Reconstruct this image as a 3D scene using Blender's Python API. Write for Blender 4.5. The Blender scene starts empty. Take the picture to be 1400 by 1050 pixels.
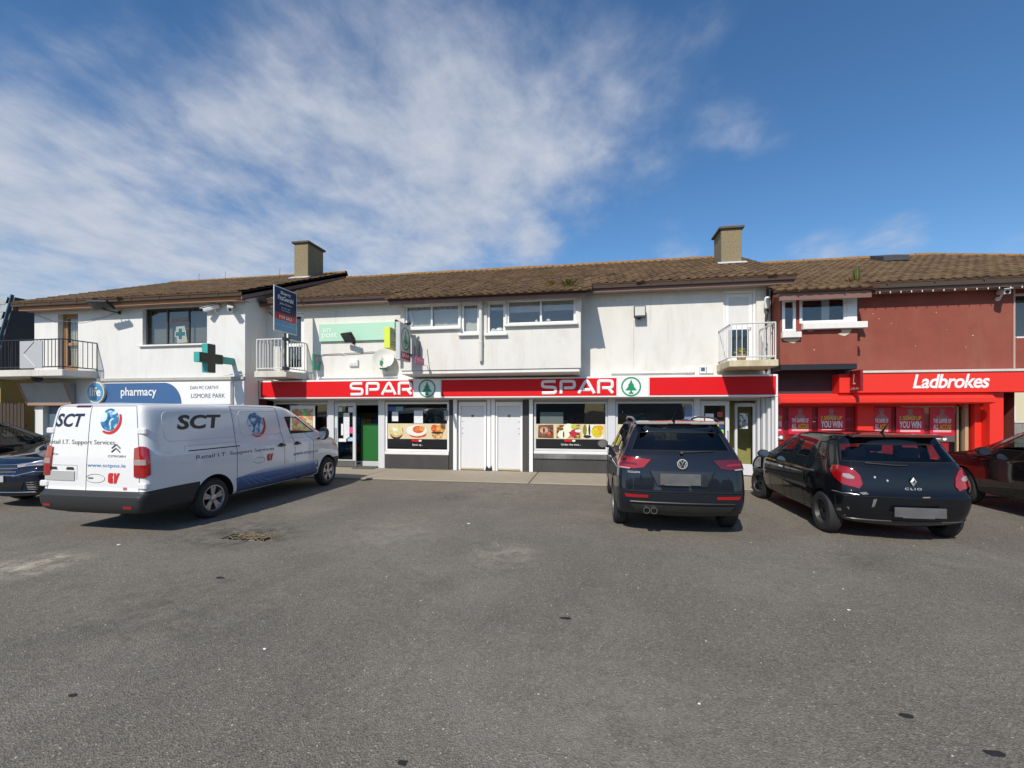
import bpy, bmesh, math, random
from mathutils import Vector, Matrix
from mathutils.bvhtree import BVHTree
random.seed(7)
S = bpy.context.scene; COL = S.collection
R = math.radians
# ---------------------------------------------------------------- camera, sky, sun, exposure
cam_d = bpy.data.cameras.new('camera'); cam = bpy.data.objects.new('camera', cam_d); COL.objects.link(cam)
cam.location = (2.82, -12.91, 1.8); cam.rotation_euler = (R(90), 0, R(10))
cam_d.sensor_width = 36; cam_d.lens = 615/1400*36; cam_d.shift_y = 36/1400; cam_d.clip_start = .05; cam_d.clip_end = 3000
S.camera = cam
SUNV = Vector((-.27, -1, .93)).normalized()
sd = bpy.data.lights.new('sun', 'SUN'); sun = bpy.data.objects.new('sun', sd); COL.objects.link(sun)
sd.energy = 4.6; sd.angle = R(.53); sd.color = (1, .93, .82)
sun.rotation_euler = SUNV.to_track_quat('Z', 'Y').to_euler(); sun.location = (-10, -30, 40)
S.view_settings.view_transform = 'Standard'; S.view_settings.look = 'None'
S.view_settings.exposure = -0.06; S.view_settings.gamma = 1
W = bpy.data.worlds.new('World'); S.world = W; W.use_nodes = True
def nn(t, ty, **k):
    n = t.nodes.new(ty)
    for a, b in k.items():
        if a.startswith('i_'): n.inputs[a[2:].replace('_', ' ')].default_value = b
        else: setattr(n, a, b)
    return n
def sky():
    t = W.node_tree; t.nodes.clear(); L = t.links.new
    out = nn(t, 'ShaderNodeOutputWorld'); bg = nn(t, 'ShaderNodeBackground'); bg.inputs['Strength'].default_value = .142
    L(bg.outputs[0], out.inputs[0])
    sk = nn(t, 'ShaderNodeTexSky', sky_type='NISHITA', sun_disc=False, sun_elevation=math.asin(SUNV.z), sun_rotation=math.atan2(SUNV.x, SUNV.y), air_density=1.0, dust_density=.4, ozone_density=3.0, altitude=100)
    tint = nn(t, 'ShaderNodeHueSaturation'); tint.inputs['Saturation'].default_value = 1.2; L(sk.outputs[0], tint.inputs['Color'])
    tc = nn(t, 'ShaderNodeTexCoord')
    sep = nn(t, 'ShaderNodeSeparateXYZ'); L(tc.outputs['Generated'], sep.inputs[0])
    def mth(op, a, b=None, c=None, clamp=False):
        m = nn(t, 'ShaderNodeMath', operation=op, use_clamp=clamp)
        for i, x in enumerate((a, b, c)):
            if x is None: continue
            if isinstance(x, (int, float)): m.inputs[i].default_value = x
            else: L(x, m.inputs[i])
        return m.outputs[0]
    # project the view direction onto a flat cloud layer
    zz = mth('ADD', mth('MAXIMUM', sep.outputs['Z'], 0), .13)
    px = mth('DIVIDE', sep.outputs['X'], zz); py = mth('DIVIDE', sep.outputs['Y'], zz)
    cb = nn(t, 'ShaderNodeCombineXYZ'); L(px, cb.inputs[0]); L(py, cb.inputs[1])
    def noise(scale, det, rough, dist, off, sx=1, sy=1, rot=0):
        mp = nn(t, 'ShaderNodeMapping'); mp.inputs['Location'].default_value = off; mp.inputs['Scale'].default_value = (sx, sy, 1); mp.inputs['Rotation'].default_value = (0, 0, rot)
        L(cb.outputs[0], mp.inputs[0])
        n = nn(t, 'ShaderNodeTexNoise'); n.inputs['Scale'].default_value = scale; n.inputs['Detail'].default_value = det
        n.inputs['Roughness'].default_value = rough; n.inputs['Distortion'].default_value = dist; L(mp.outputs[0], n.inputs['Vector'])
        return n.outputs[0]
    n1 = noise(1.5, 10, .55, .1, (3.1, 1.7, 0), 1, .8, R(20))
    n2 = noise(5.5, 8, .60, .15, (7.3, 2.2, 0), 1, .75, R(10))
    # where the cloud bank stands in the sky (centres are directions)
    def blob(pxl, pyl, rad, gain):
        a = (pxl-700)/615; b = (561-pyl)/615; ca, sa = math.cos(R(10)), math.sin(R(10))
        d = Vector((ca*a-sa, sa*a+ca, b)).normalized()
        vm = nn(t, 'ShaderNodeVectorMath', operation='DISTANCE'); L(tc.outputs['Generated'], vm.inputs[0]); vm.inputs[1].default_value = d
        mr = nn(t, 'ShaderNodeMapRange', interpolation_type='SMOOTHSTEP'); L(vm.outputs['Value'], mr.inputs['Value'])
        mr.inputs['From Min'].default_value = rad; mr.inputs['From Max'].default_value = rad*.1; mr.inputs['To Min'].default_value = 0; mr.inputs['To Max'].default_value = gain
        return mr.outputs[0]
    cov = None
    for bl in CLOUDS:
        o = blob(*bl); cov = o if cov is None else mth('ADD', cov, o)
    cov = mth('MINIMUM', cov, .47)
    # behind the viewer the sky goes on with the same broken cloud
    south = nn(t, 'ShaderNodeMapRange', interpolation_type='SMOOTHSTEP'); L(sep.outputs['Y'], south.inputs['Value'])
    south.inputs['From Min'].default_value = .25; south.inputs['From Max'].default_value = -.5; south.inputs['To Max'].default_value = .2
    cov = mth('MAXIMUM', cov, south.outputs[0])
    d = mth('ADD', mth('MULTIPLY', n1, .62), mth('MULTIPLY', n2, .42))
    d = mth('ADD', d, mth('SUBTRACT', cov, .30))
    mr = nn(t, 'ShaderNodeMapRange', interpolation_type='SMOOTHERSTEP'); L(d, mr.inputs['Value'])
    mr.inputs['From Min'].default_value = .33; mr.inputs['From Max'].default_value = .88; mr.inputs['To Max'].default_value = .92
    cc = nn(t, 'ShaderNodeMixRGB'); L(n2, cc.inputs[0]); cc.inputs[1].default_value = (2.75, 3.25, 4.2, 1); cc.inputs[2].default_value = (5.3, 5.45, 5.8, 1)
    mix = nn(t, 'ShaderNodeMixRGB'); L(mr.outputs[0], mix.inputs[0]); L(tint.outputs[0], mix.inputs[1]); L(cc.outputs[0], mix.inputs[2])
    L(mix.outputs[0], bg.inputs['Color'])
CLOUDS = [(560, 190, .50, .32), (740, 150, .38, .20), (430, 300, .36, .28), (170, 310, .36, .26), (60, 370, .34, .30), (900, 170, .30, .17), (600, 290, .20, .14), (110, 130, .45, .14), (520, 330, .14, .14), (735, 338, .08, .24), (930, 352, .10, .28), (1060, 215, .10, .17), (1230, 330, .07, .28), (1120, 352, .10, .26), (1390, 345, .08, .26), (990, 165, .08, .14)]
sky()
# ---------------------------------------------------------------- helpers
ORG = {}
class MB:
    def __init__(s): s.v = []; s.f = []
    def add(s, vs, fs):
        n = len(s.v); s.v += [tuple(x) for x in vs]; s.f += [tuple(i+n for i in f) for f in fs]; return s
    def box(s, x0, x1, y0, y1, z0, z1):
        return s.add([(x0,y0,z0),(x1,y0,z0),(x1,y1,z0),(x0,y1,z0),(x0,y0,z1),(x1,y0,z1),(x1,y1,z1),(x0,y1,z1)],
                     [(0,3,2,1),(4,5,6,7),(0,1,5,4),(1,2,6,5),(2,3,7,6),(3,0,4,7)])
    def prism(s, poly, ax, a, b):
        # poly: 2D points; ax 'x': (y,z) along x, 'y': (x,z) along y, 'z': (x,y) along z
        def m(p, t): return (t,p[0],p[1]) if ax == 'x' else ((p[0],t,p[1]) if ax == 'y' else (p[0],p[1],t))
        n = len(poly)
        fs = [tuple(range(n)), tuple(reversed(range(n, 2*n)))] + [(i,(i+1)%n,n+(i+1)%n,n+i) for i in range(n)]
        return s.add([m(p,a) for p in poly]+[m(p,b) for p in poly], fs)
    def tube(s, pts, r, n=8, cap=True):
        pts = [Vector(p) for p in pts]; k = len(pts); vs = []; rr = r if isinstance(r, (list, tuple)) else [r]*k
        up = None
        for i, p in enumerate(pts):
            d = (pts[min(i+1,k-1)]-pts[max(i-1,0)]).normalized()
            if up is None:
                up = Vector((0,0,1)) if abs(d.z) < .9 else Vector((1,0,0))
            a = d.cross(up)
            if a.length < 1e-5: a = d.orthogonal()
            a.normalize(); b = a.cross(d).normalized(); up = b
            for j in range(n):
                t = 2*math.pi*j/n; vs.append(p+rr[i]*(math.cos(t)*a+math.sin(t)*b))
        fs = [(i*n+j, i*n+(j+1)%n, (i+1)*n+(j+1)%n, (i+1)*n+j) for i in range(k-1) for j in range(n)]
        if cap: fs += [tuple(reversed(range(n))), tuple(range((k-1)*n, k*n))]
        return s.add(vs, fs)
    def lathe(s, prof, c, axis, n=32, close=False):
        # prof: (radius, along axis)
        ax = Vector(axis).normalized(); a = ax.orthogonal().normalized(); b = ax.cross(a); c = Vector(c); k = len(prof); vs = []
        for (r, h) in prof:
            for j in range(n):
                t = 2*math.pi*j/n; vs.append(c+ax*h+r*(math.cos(t)*a+math.sin(t)*b))
        fs = [(i*n+j, i*n+(j+1)%n, (i+1)*n+(j+1)%n, (i+1)*n+j) for i in range(k-1 if not close else k) for j in range(n)] if not close else \
             [(i*n+j, i*n+(j+1)%n, ((i+1)%k)*n+(j+1)%n, ((i+1)%k)*n+j) for i in range(k) for j in range(n)]
        if not close: fs += [tuple(reversed(range(n))), tuple(range((k-1)*n, k*n))]
        return s.add(vs, fs)
    def build(s, name, mat, parent=None, smooth=False, bevel=0, seg=1, fix=True, kind=None, label=None):
        me = bpy.data.meshes.new(name); vs = s.v
        lo = [min(v[i] for v in vs) for i in range(3)]; hi = [max(v[i] for v in vs) for i in range(3)]
        c = Vector(((lo[0]+hi[0])/2, (lo[1]+hi[1])/2, lo[2]))
        me.from_pydata([(v[0]-c.x, v[1]-c.y, v[2]-c.z) for v in vs], [], s.f); me.update()
        if fix:
            bm = bmesh.new(); bm.from_mesh(me); bmesh.ops.recalc_face_normals(bm, faces=bm.faces); bm.to_mesh(me); bm.free()
        return mobj(name, me, c, mat, parent, smooth, bevel, seg, kind, label)
def mobj(name, me, c, mat, parent=None, smooth=False, bevel=0, seg=1, kind=None, label=None):
    o = bpy.data.objects.new(name, me); COL.objects.link(o)
    if mat and not me.materials: me.materials.append(mat)
    if smooth:
        for p in me.polygons: p.use_smooth = True
        if smooth != 'all': me.set_sharp_from_angle(angle=R(35))
    if bevel:
        b = o.modifiers.new('bevel', 'BEVEL'); b.width = bevel; b.segments = seg; b.limit_method = 'ANGLE'; b.angle_limit = R(40)
    c = Vector(c); o.location = c-(ORG[parent] if parent else Vector()); ORG[o] = c
    if parent: o.parent = parent
    if kind: o['kind'] = kind
    if label and not parent: o['label'] = label
    return o
def thing(name, label, cat, loc=(0,0,0), group=None):
    o = bpy.data.objects.new(name, None); COL.objects.link(o); o.location = loc; ORG[o] = Vector(loc); o.empty_display_size = .2
    o['label'] = label; o['category'] = cat
    if group: o['group'] = group
    return o
def tag(o, label, cat, group=None):
    o['label'] = label; o['category'] = cat
    if group: o['group'] = group
    return o
def box(name, x0, x1, y0, y1, z0, z1, mat, parent=None, bevel=0, **k): return MB().box(x0,x1,y0,y1,z0,z1).build(name, mat, parent, bevel=bevel, fix=False, **k)
def textmesh(s, bold=0, shear=0, space=1):
    cu = bpy.data.curves.new('t', 'FONT'); cu.body = s; cu.size = 1; cu.offset = bold; cu.shear = shear; cu.space_character = space; cu.resolution_u = 3; cu.dimensions = '2D'; cu.fill_mode = 'FRONT'
    o = bpy.data.objects.new('t', cu); COL.objects.link(o); dg = bpy.context.evaluated_depsgraph_get()
    me = bpy.data.meshes.new_from_object(o.evaluated_get(dg)); bpy.data.objects.remove(o); bpy.data.curves.remove(cu)
    vs = [tuple(v.co) for v in me.vertices]; fs = [tuple(p.vertices) for p in me.polygons]; bpy.data.meshes.remove(me)
    return vs, fs
def lettering(s, parent, mat, org, w, h=None, right=(1,0,0), up=(0,0,1), bold=0, shear=0, space=1, snap=None, name='lettering', anchor='l'):
    vs, fs = textmesh(s, bold, shear, space)
    x0 = min(v[0] for v in vs); x1 = max(v[0] for v in vs); y0 = min(v[1] for v in vs); y1 = max(v[1] for v in vs)
    sx = w/(x1-x0); sy = (h/(y1-y0)) if h else sx
    r = Vector(right).normalized(); u = Vector(up).normalized(); o = Vector(org); m = MB(); sh = -w/2 if anchor == 'c' else 0
    pts = [o+r*((v[0]-x0)*sx+sh)+u*((v[1]-y0)*sy) for v in vs]
    if snap: pts = [snap(p) for p in pts]
    m.add(pts, fs)
    return m.build(name, mat, parent, fix=False)
def ell(cx, cz, rx, rz, n=28, a0=0, a1=360): return [(cx+rx*math.cos(R(a0+(a1-a0)*i/n)), cz+rz*math.sin(R(a0+(a1-a0)*i/n))) for i in range(n if abs(a1-a0) >= 360 else n+1)]
# ---------------------------------------------------------------- materials
MC = {}
def M(name, col, rough=.6, metal=0, var=.10, scale=5, bump=0, bscale=60, coat=0, spec=.5, streak=0, stain=None, rvar=0, alpha=None):
    if name in MC: return MC[name]
    m = bpy.data.materials.new(name); m.use_nodes = True; t = m.node_tree; L = t.links.new; b = t.nodes['Principled BSDF']
    b.inputs['Roughness'].default_value = rough; b.inputs['Metallic'].default_value = metal; b.inputs['Specular IOR Level'].default_value = spec
    b.inputs['Coat Weight'].default_value = coat; b.inputs['Coat Roughness'].default_value = .04
    g = nn(t, 'ShaderNodeNewGeometry'); col4 = (*col, 1)
    n = nn(t, 'ShaderNodeTexNoise'); n.inputs['Scale'].default_value = scale; n.inputs['Detail'].default_value = 6; n.inputs['Roughness'].default_value = .6; L(g.outputs['Position'], n.inputs['Vector'])
    mx = nn(t, 'ShaderNodeMixRGB'); L(n.outputs[0], mx.inputs[0])
    mx.inputs[1].default_value = (*[c*(1-var) for c in col], 1); mx.inputs[2].default_value = (*[min(1, c*(1+var)) for c in col], 1)
    c = mx.outputs[0]
    if streak:
        mp = nn(t, 'ShaderNodeMapping'); mp.inputs['Scale'].default_value = (1.6, 1.6, .55); L(g.outputs['Position'], mp.inputs[0])
        n2 = nn(t, 'ShaderNodeTexNoise'); n2.inputs['Scale'].default_value = 1.1; n2.inputs['Detail'].default_value = 9; n2.inputs['Roughness'].default_value = .62; n2.inputs['Distortion'].default_value = .5; L(mp.outputs[0], n2.inputs['Vector'])
        rp = nn(t, 'ShaderNodeMapRange'); L(n2.outputs[0], rp.inputs['Value']); rp.inputs['From Min'].default_value = .48; rp.inputs['From Max'].default_value = .78; rp.inputs['To Max'].default_value = streak
        m2 = nn(t, 'ShaderNodeMixRGB'); L(rp.outputs[0], m2.inputs[0]); L(c, m2.inputs[1]); m2.inputs[2].default_value = (*(stain or (.35, .32, .26)), 1); c = m2.outputs[0]
        mp3 = nn(t, 'ShaderNodeMapping'); mp3.inputs['Scale'].default_value = (7, 7, .35); L(g.outputs['Position'], mp3.inputs[0])
        n3 = nn(t, 'ShaderNodeTexNoise'); n3.inputs['Scale'].default_value = 1.6; n3.inputs['Detail'].default_value = 6; n3.inputs['Roughness'].default_value = .6; L(mp3.outputs[0], n3.inputs['Vector'])
        r3 = nn(t, 'ShaderNodeMapRange'); L(n3.outputs[0], r3.inputs['Value']); r3.inputs['From Min'].default_value = .58; r3.inputs['From Max'].default_value = .78; r3.inputs['To Max'].default_value = streak*.75
        m3 = nn(t, 'ShaderNodeMixRGB'); L(r3.outputs[0], m3.inputs[0]); L(c, m3.inputs[1]); m3.inputs[2].default_value = (*[x*.8 for x in (stain or (.35, .32, .26))], 1); c = m3.outputs[0]
    L(c, b.inputs['Base Color'])
    if rvar:
        r2 = nn(t, 'ShaderNodeMapRange'); L(n.outputs[0], r2.inputs['Value']); r2.inputs['To Min'].default_value = max(.02, rough-rvar); r2.inputs['To Max'].default_value = rough+rvar; L(r2.outputs[0], b.inputs['Roughness'])
    if bump:
        nb = nn(t, 'ShaderNodeTexNoise'); nb.inputs['Scale'].default_value = bscale; nb.inputs['Detail'].default_value = 4; L(g.outputs['Position'], nb.inputs['Vector'])
        bp = nn(t, 'ShaderNodeBump'); bp.inputs['Strength'].default_value = bump; bp.inputs['Distance'].default_value = .01; L(nb.outputs[0], bp.inputs['Height']); L(bp.outputs[0], b.inputs['Normal'])
    if alpha is not None: b.inputs['Alpha'].default_value = alpha
    MC[name] = m; return m
def glass(name, tint=(.55,.6,.6), rough=.01, refl=1.0, r0=.05):
    if name in MC: return MC[name]
    m = bpy.data.materials.new(name); m.use_nodes = True; t = m.node_tree; t.nodes.clear(); L = t.links.new
    out = nn(t, 'ShaderNodeOutputMaterial'); tr = nn(t, 'ShaderNodeBsdfTransparent'); tr.inputs[0].default_value = (*tint, 1)
    gl = nn(t, 'ShaderNodeBsdfGlossy'); gl.inputs['Roughness'].default_value = rough; gl.inputs['Color'].default_value = (refl, refl, refl, 1)
    g = nn(t, 'ShaderNodeNewGeometry')
    n = nn(t, 'ShaderNodeTexNoise'); n.inputs['Scale'].default_value = 1.3; L(g.outputs['Position'], n.inputs['Vector'])
    bp = nn(t, 'ShaderNodeBump'); bp.inputs['Strength'].default_value = .04; bp.inputs['Distance'].default_value = .05; L(n.outputs[0], bp.inputs['Height']); L(bp.outputs[0], gl.inputs['Normal'])
    lw = nn(t, 'ShaderNodeLayerWeight'); lw.inputs[0].default_value = .5
    fr = nn(t, 'ShaderNodeMath', operation='POWER'); L(lw.outputs['Facing'], fr.inputs[0]); fr.inputs[1].default_value = 5.0
    mr = nn(t, 'ShaderNodeMath', operation='MULTIPLY_ADD'); L(fr.outputs[0], mr.inputs[0]); mr.inputs[1].default_value = .90; mr.inputs[2].default_value = r0
    mx = nn(t, 'ShaderNodeMixShader'); L(mr.outputs[0], mx.inputs[0]); L(tr.outputs[0], mx.inputs[1]); L(gl.outputs[0], mx.inputs[2]); L(mx.outputs[0], out.inputs[0])
    MC[name] = m; return m
WHITE = M('white_render', (.685,.67,.625), .85, var=.07, scale=1.6, bump=.4, bscale=45, streak=.42, stain=(.44,.40,.32))
WHITE2 = M('pharmacy_render', (.69,.685,.665), .85, var=.05, scale=1.3, bump=.35, bscale=55, streak=.36, stain=(.44,.41,.36))
UPVC = M('white_upvc', (.80,.80,.79), .35, var=.03, scale=3)
SILL = M('white_sill', (.74,.73,.70), .7, var=.07, scale=4, bump=.2, streak=.25)
BROWN = M('brown_fascia', (.20,.105,.082), .45, var=.15, scale=2.5, streak=.3, stain=(.28,.17,.14))
SOFFIT = M('brown_gutter', (.155,.078,.052), .38, var=.12, scale=2)
OCHRE = M('orange_fascia', (.36,.165,.07), .5, var=.18, scale=2.2, streak=.3, stain=(.20,.11,.06))
SLAB = M('balcony_concrete', (.60,.58,.52), .9, var=.12, scale=4, bump=.4, bscale=40, streak=.55, stain=(.33,.25,.13))
RAILW = M('white_rail', (.66,.66,.64), .5, var=.1, scale=9, streak=.25, stain=(.35,.22,.12))
BLACKM = M('black_metal', (.018,.018,.02), .45, var=.2, scale=9)
PEBBLE = M('pebbledash', (.24,.195,.115), .95, var=.75, scale=22, bump=1.0, bscale=45, streak=.35, stain=(.16,.14,.10))
GREYP = M('grey_paint', (.40,.41,.43), .45, var=.05, scale=3, streak=.15, stain=(.25,.25,.25))
LGREY = M('pale_grey_paint', (.60,.61,.63), .45, var=.05, scale=2, streak=.15, stain=(.36,.36,.35))
DARKP = M('dark_grey_render', (.044,.043,.042), .7, var=.14, scale=5, bump=.4, bscale=50, streak=.3, stain=(.11,.10,.09))
BLACKV = M('black_vinyl', (.010,.010,.011), .35, var=.1)
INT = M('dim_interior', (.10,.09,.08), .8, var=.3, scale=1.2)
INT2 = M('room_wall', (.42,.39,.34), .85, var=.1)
CEIL = M('shop_ceiling', (.25,.25,.25), .9)
RED = M('spar_red', (.66,.006,.010), .5, var=.05, scale=1.5, spec=.25)
LRED = M('shop_red', (.74,.028,.015), .55, var=.05, scale=1.2)
WSIGN = M('white_acrylic', (.80,.80,.79), .3, var=.02)
SGREEN = M('spar_green', (.008,.27,.10), .35, var=.03)
GLASSW = glass('window_glass', (.88,.90,.90), r0=.06); GLASSS = glass('shop_glass', (.84,.87,.87), r0=.035)
REDWALL = M('red_brown_render', (.245,.062,.042), .9, var=.20, scale=2.6, bump=.6, bscale=40, streak=.55, stain=(.28,.115,.075))
MINT = M('mint_green', (.40,.66,.50), .5, var=.04)
NAVY = M('navy_print', (.014,.032,.085), .4, var=.05)
PBLUE = M('pharmacy_blue', (.045,.12,.28), .4, var=.05)
STEEL = M('steel', (.45,.45,.45), .35, metal=.9, var=.1)
PAPER = M('paper', (.72,.73,.74), .7, var=.04)
# ---------------------------------------------------------------- ground
def asphalt():
    m = bpy.data.materials.new('asphalt'); m.use_nodes = True; t = m.node_tree; L = t.links.new; b = t.nodes['Principled BSDF']
    g = nn(t, 'ShaderNodeNewGeometry'); P = g.outputs['Position']
    def noise(sc, det=6, ro=.6, dist=0):
        n = nn(t, 'ShaderNodeTexNoise'); n.inputs['Scale'].default_value = sc; n.inputs['Detail'].default_value = det; n.inputs['Roughness'].default_value = ro; n.inputs['Distortion'].default_value = dist; L(P, n.inputs['Vector']); return n.outputs[0]
    def ramp(x, a, b_, lo=0, hi=1):
        r = nn(t, 'ShaderNodeMapRange'); L(x, r.inputs['Value']); r.inputs['From Min'].default_value = a; r.inputs['From Max'].default_value = b_; r.inputs['To Min'].default_value = lo; r.inputs['To Max'].default_value = hi; return r.outputs[0]
    def mix(f, c1, c2, mode='MIX'):
        x = nn(t, 'ShaderNodeMixRGB', blend_type=mode)
        for i, c in ((0, f), (1, c1), (2, c2)):
            if isinstance(c, (tuple, float, int)): x.inputs[i].default_value = c if not isinstance(c, tuple) else (*c, 1)
            else: L(c, x.inputs[i])
        return x.outputs[0]
    def mul(a, b_):
        x = nn(t, 'ShaderNodeMath', operation='MULTIPLY'); L(a, x.inputs[0])
        if isinstance(b_, float): x.inputs[1].default_value = b_
        else: L(b_, x.inputs[1])
        return x.outputs[0]
    c = mix(ramp(noise(.42, 7, .66, .9), .40, .60), (0.160,0.144,0.117), (0.244,0.220,0.177))
    c = mix(ramp(noise(1.7, 7, .65, .3), .35, .7), c, (0.239,0.211,0.164)); 
    # worn, darker travelled patches
    c = mix(ramp(noise(.7, 8, .68, .8), .50, .70, 0, .75), c, (0.116,0.105,0.086))
    c = mix(ramp(noise(11, 6, .7, .2), .38, .66, 0, .55), c, (0.104,0.100,0.089)); c = mix(ramp(noise(26, 4, .6), .50, .72, 0, .45), c, (0.301,0.287,0.256))
    c = mix(ramp(noise(.22, 7, .7, 1.2), .46, .60, 0, .55), c, (0.111,0.106,0.095)); c = mix(ramp(noise(.5, 8, .7, .6), .52, .66, 0, .5), c, (0.309,0.292,0.258))
    # aggregate
    v = nn(t, 'ShaderNodeTexVoronoi'); v.inputs['Scale'].default_value = 95; L(P, v.inputs['Vector'])
    sepc = nn(t, 'ShaderNodeSeparateColor'); L(v.outputs['Color'], sepc.inputs[0])
    stone = mix(ramp(sepc.outputs[0], 0, 1, 0, 1), (0.061,0.053,0.045), (0.405,0.361,0.286))
    c = mix(.36, c, stone)
    pale = ramp(sepc.outputs[1], .97, .99, 0, .6); c = mix(pale, c, (0.572,0.515,0.406))
    c = mix(ramp(noise(240, 2), .40, .62, 0, .45), c, (0.081,0.074,0.061))
    # dust and cement spills, oil drips
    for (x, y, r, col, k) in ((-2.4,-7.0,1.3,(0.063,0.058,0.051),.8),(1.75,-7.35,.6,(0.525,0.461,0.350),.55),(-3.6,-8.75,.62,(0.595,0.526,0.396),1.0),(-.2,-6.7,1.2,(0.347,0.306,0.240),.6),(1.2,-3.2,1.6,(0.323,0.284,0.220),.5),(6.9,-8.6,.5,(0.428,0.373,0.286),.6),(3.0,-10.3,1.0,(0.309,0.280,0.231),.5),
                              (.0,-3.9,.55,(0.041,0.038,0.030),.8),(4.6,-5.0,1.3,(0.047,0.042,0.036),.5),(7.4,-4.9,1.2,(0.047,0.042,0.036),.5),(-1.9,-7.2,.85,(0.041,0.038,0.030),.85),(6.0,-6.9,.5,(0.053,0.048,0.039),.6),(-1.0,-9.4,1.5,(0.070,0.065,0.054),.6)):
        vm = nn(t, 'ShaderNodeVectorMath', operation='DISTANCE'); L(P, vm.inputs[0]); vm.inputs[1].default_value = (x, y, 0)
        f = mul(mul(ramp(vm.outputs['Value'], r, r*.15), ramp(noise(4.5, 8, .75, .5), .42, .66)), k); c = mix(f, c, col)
    L(c, b.inputs['Base Color']); L(ramp(noise(2, 4), 0, 1, .82, .98), b.inputs['Roughness']); b.inputs['Specular IOR Level'].default_value = .3
    hb = nn(t, 'ShaderNodeMath', operation='ADD'); L(v.outputs['Distance'], hb.inputs[0]); L(noise(140, 3), hb.inputs[1])
    bp = nn(t, 'ShaderNodeBump'); bp.inputs['Strength'].default_value = .9; bp.inputs['Distance'].default_value = .006; L(hb.outputs[0], bp.inputs['Height'])
    bp2 = nn(t, 'ShaderNodeBump'); bp2.inputs['Strength'].default_value = .35; bp2.inputs['Distance'].default_value = .03; L(noise(1.2, 5), bp2.inputs['Height']); L(bp.outputs[0], bp2.inputs['Normal']); L(bp2.outputs[0], b.inputs['Normal'])
    return m
ASPH = asphalt()
# car park with a square hole for the drain
def ground():
    m = MB(); xs = [-400, -2.3, -1.58, 400]; ys = [-400, -7.42, -7.08, -2.05, 400]
    for i in range(3):
        for j in range(4):
            if i == 1 and j == 1: continue
            m.add([(xs[i],ys[j],0),(xs[i+1],ys[j],0),(xs[i+1],ys[j+1],0),(xs[i],ys[j+1],0)], [(0,1,2,3)])
    x0,x1,y0,y1,d = -2.3,-1.58,-7.42,-7.08,-.35
    m.add([(x0,y0,0),(x1,y0,0),(x1,y1,0),(x0,y1,0),(x0,y0,d),(x1,y0,d),(x1,y1,d),(x0,y1,d)], [(0,1,5,4),(1,2,6,5),(2,3,7,6),(3,0,4,7),(4,5,6,7)])
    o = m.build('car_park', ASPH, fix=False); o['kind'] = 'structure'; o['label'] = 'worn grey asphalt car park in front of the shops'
ground()
def drain():
    d = thing('drain_grate', 'rusty sunken drain grate full of dry litter in the asphalt', 'drain', (-1.94,-7.25,-.06))
    iron = M('rusty_iron', (.10,.075,.05), .8, var=.4, scale=20, bump=.5)
    fr = MB(); fr.box(-2.3,-2.26,-7.42,-7.08,-.10,-.012); fr.box(-1.62,-1.58,-7.42,-7.08,-.10,-.012); fr.box(-2.26,-1.62,-7.42,-7.385,-.10,-.012); fr.box(-2.26,-1.62,-7.115,-7.08,-.10,-.012)
    fr.build('frame', iron, d, bevel=.006)
    for i in range(9):
        x = -2.22+i*.072; MB().box(x,x+.03,-7.385,-7.115,-.085,-.03-.008*(i%3)).build('grate_bar', iron, d, bevel=.004)
    straw = M('dry_litter', (.27,.21,.12), .9, var=.4, scale=30); m = MB()
    for i in range(70):
        a = random.random()*6.28; l = .05+.1*random.random(); x = -1.94+random.uniform(-.3,.3); y = -7.25+random.uniform(-.15,.15); z = -.035+.03*random.random()
        m.tube([(x,y,z),(x+l*math.cos(a),y+l*math.sin(a),z+.02*random.random())], .004, 4)
    o = m.build('straw', straw, d); o['kind'] = 'stuff'
    tag(box('paper_scrap', -1.90,-1.80,-7.39,-7.35,-.028,-.018, PAPER, bevel=.003), 'crumpled white paper scrap lying on the drain grate', 'litter')
drain()
def pavement():
    cm = M('pavement_concrete', (.33,.285,.215), .92, var=.16, scale=3.5, bump=.5, bscale=70, streak=.3, stain=(.22,.20,.165))
    base = box('pavement', -17, 15.2, -2.05, 0.0, -.15, .010, M('joint_dirt', (.11,.10,.085), .95, var=.3, scale=12)); base['kind'] = 'structure'; base['label'] = 'pale concrete pavement along the shop fronts'
    xs = [-17,-14.4,-11.7,-8.9,-6.1,-3.2,1.32,4.2,7.0,9.8,12.5,15.2]
    for a, b in zip(xs, xs[1:]):
        o = MB()
        o.prism([(a+.012,-2.04+.03*math.sin(a*1.7)),(b-.012,-2.04+.03*math.sin(b*1.7)),(b-.012,-.01),(a+.012,-.01)], 'z', -.02, .03)
        o.build('paving_slab', cm, base, bevel=.012)
pavement()
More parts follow.
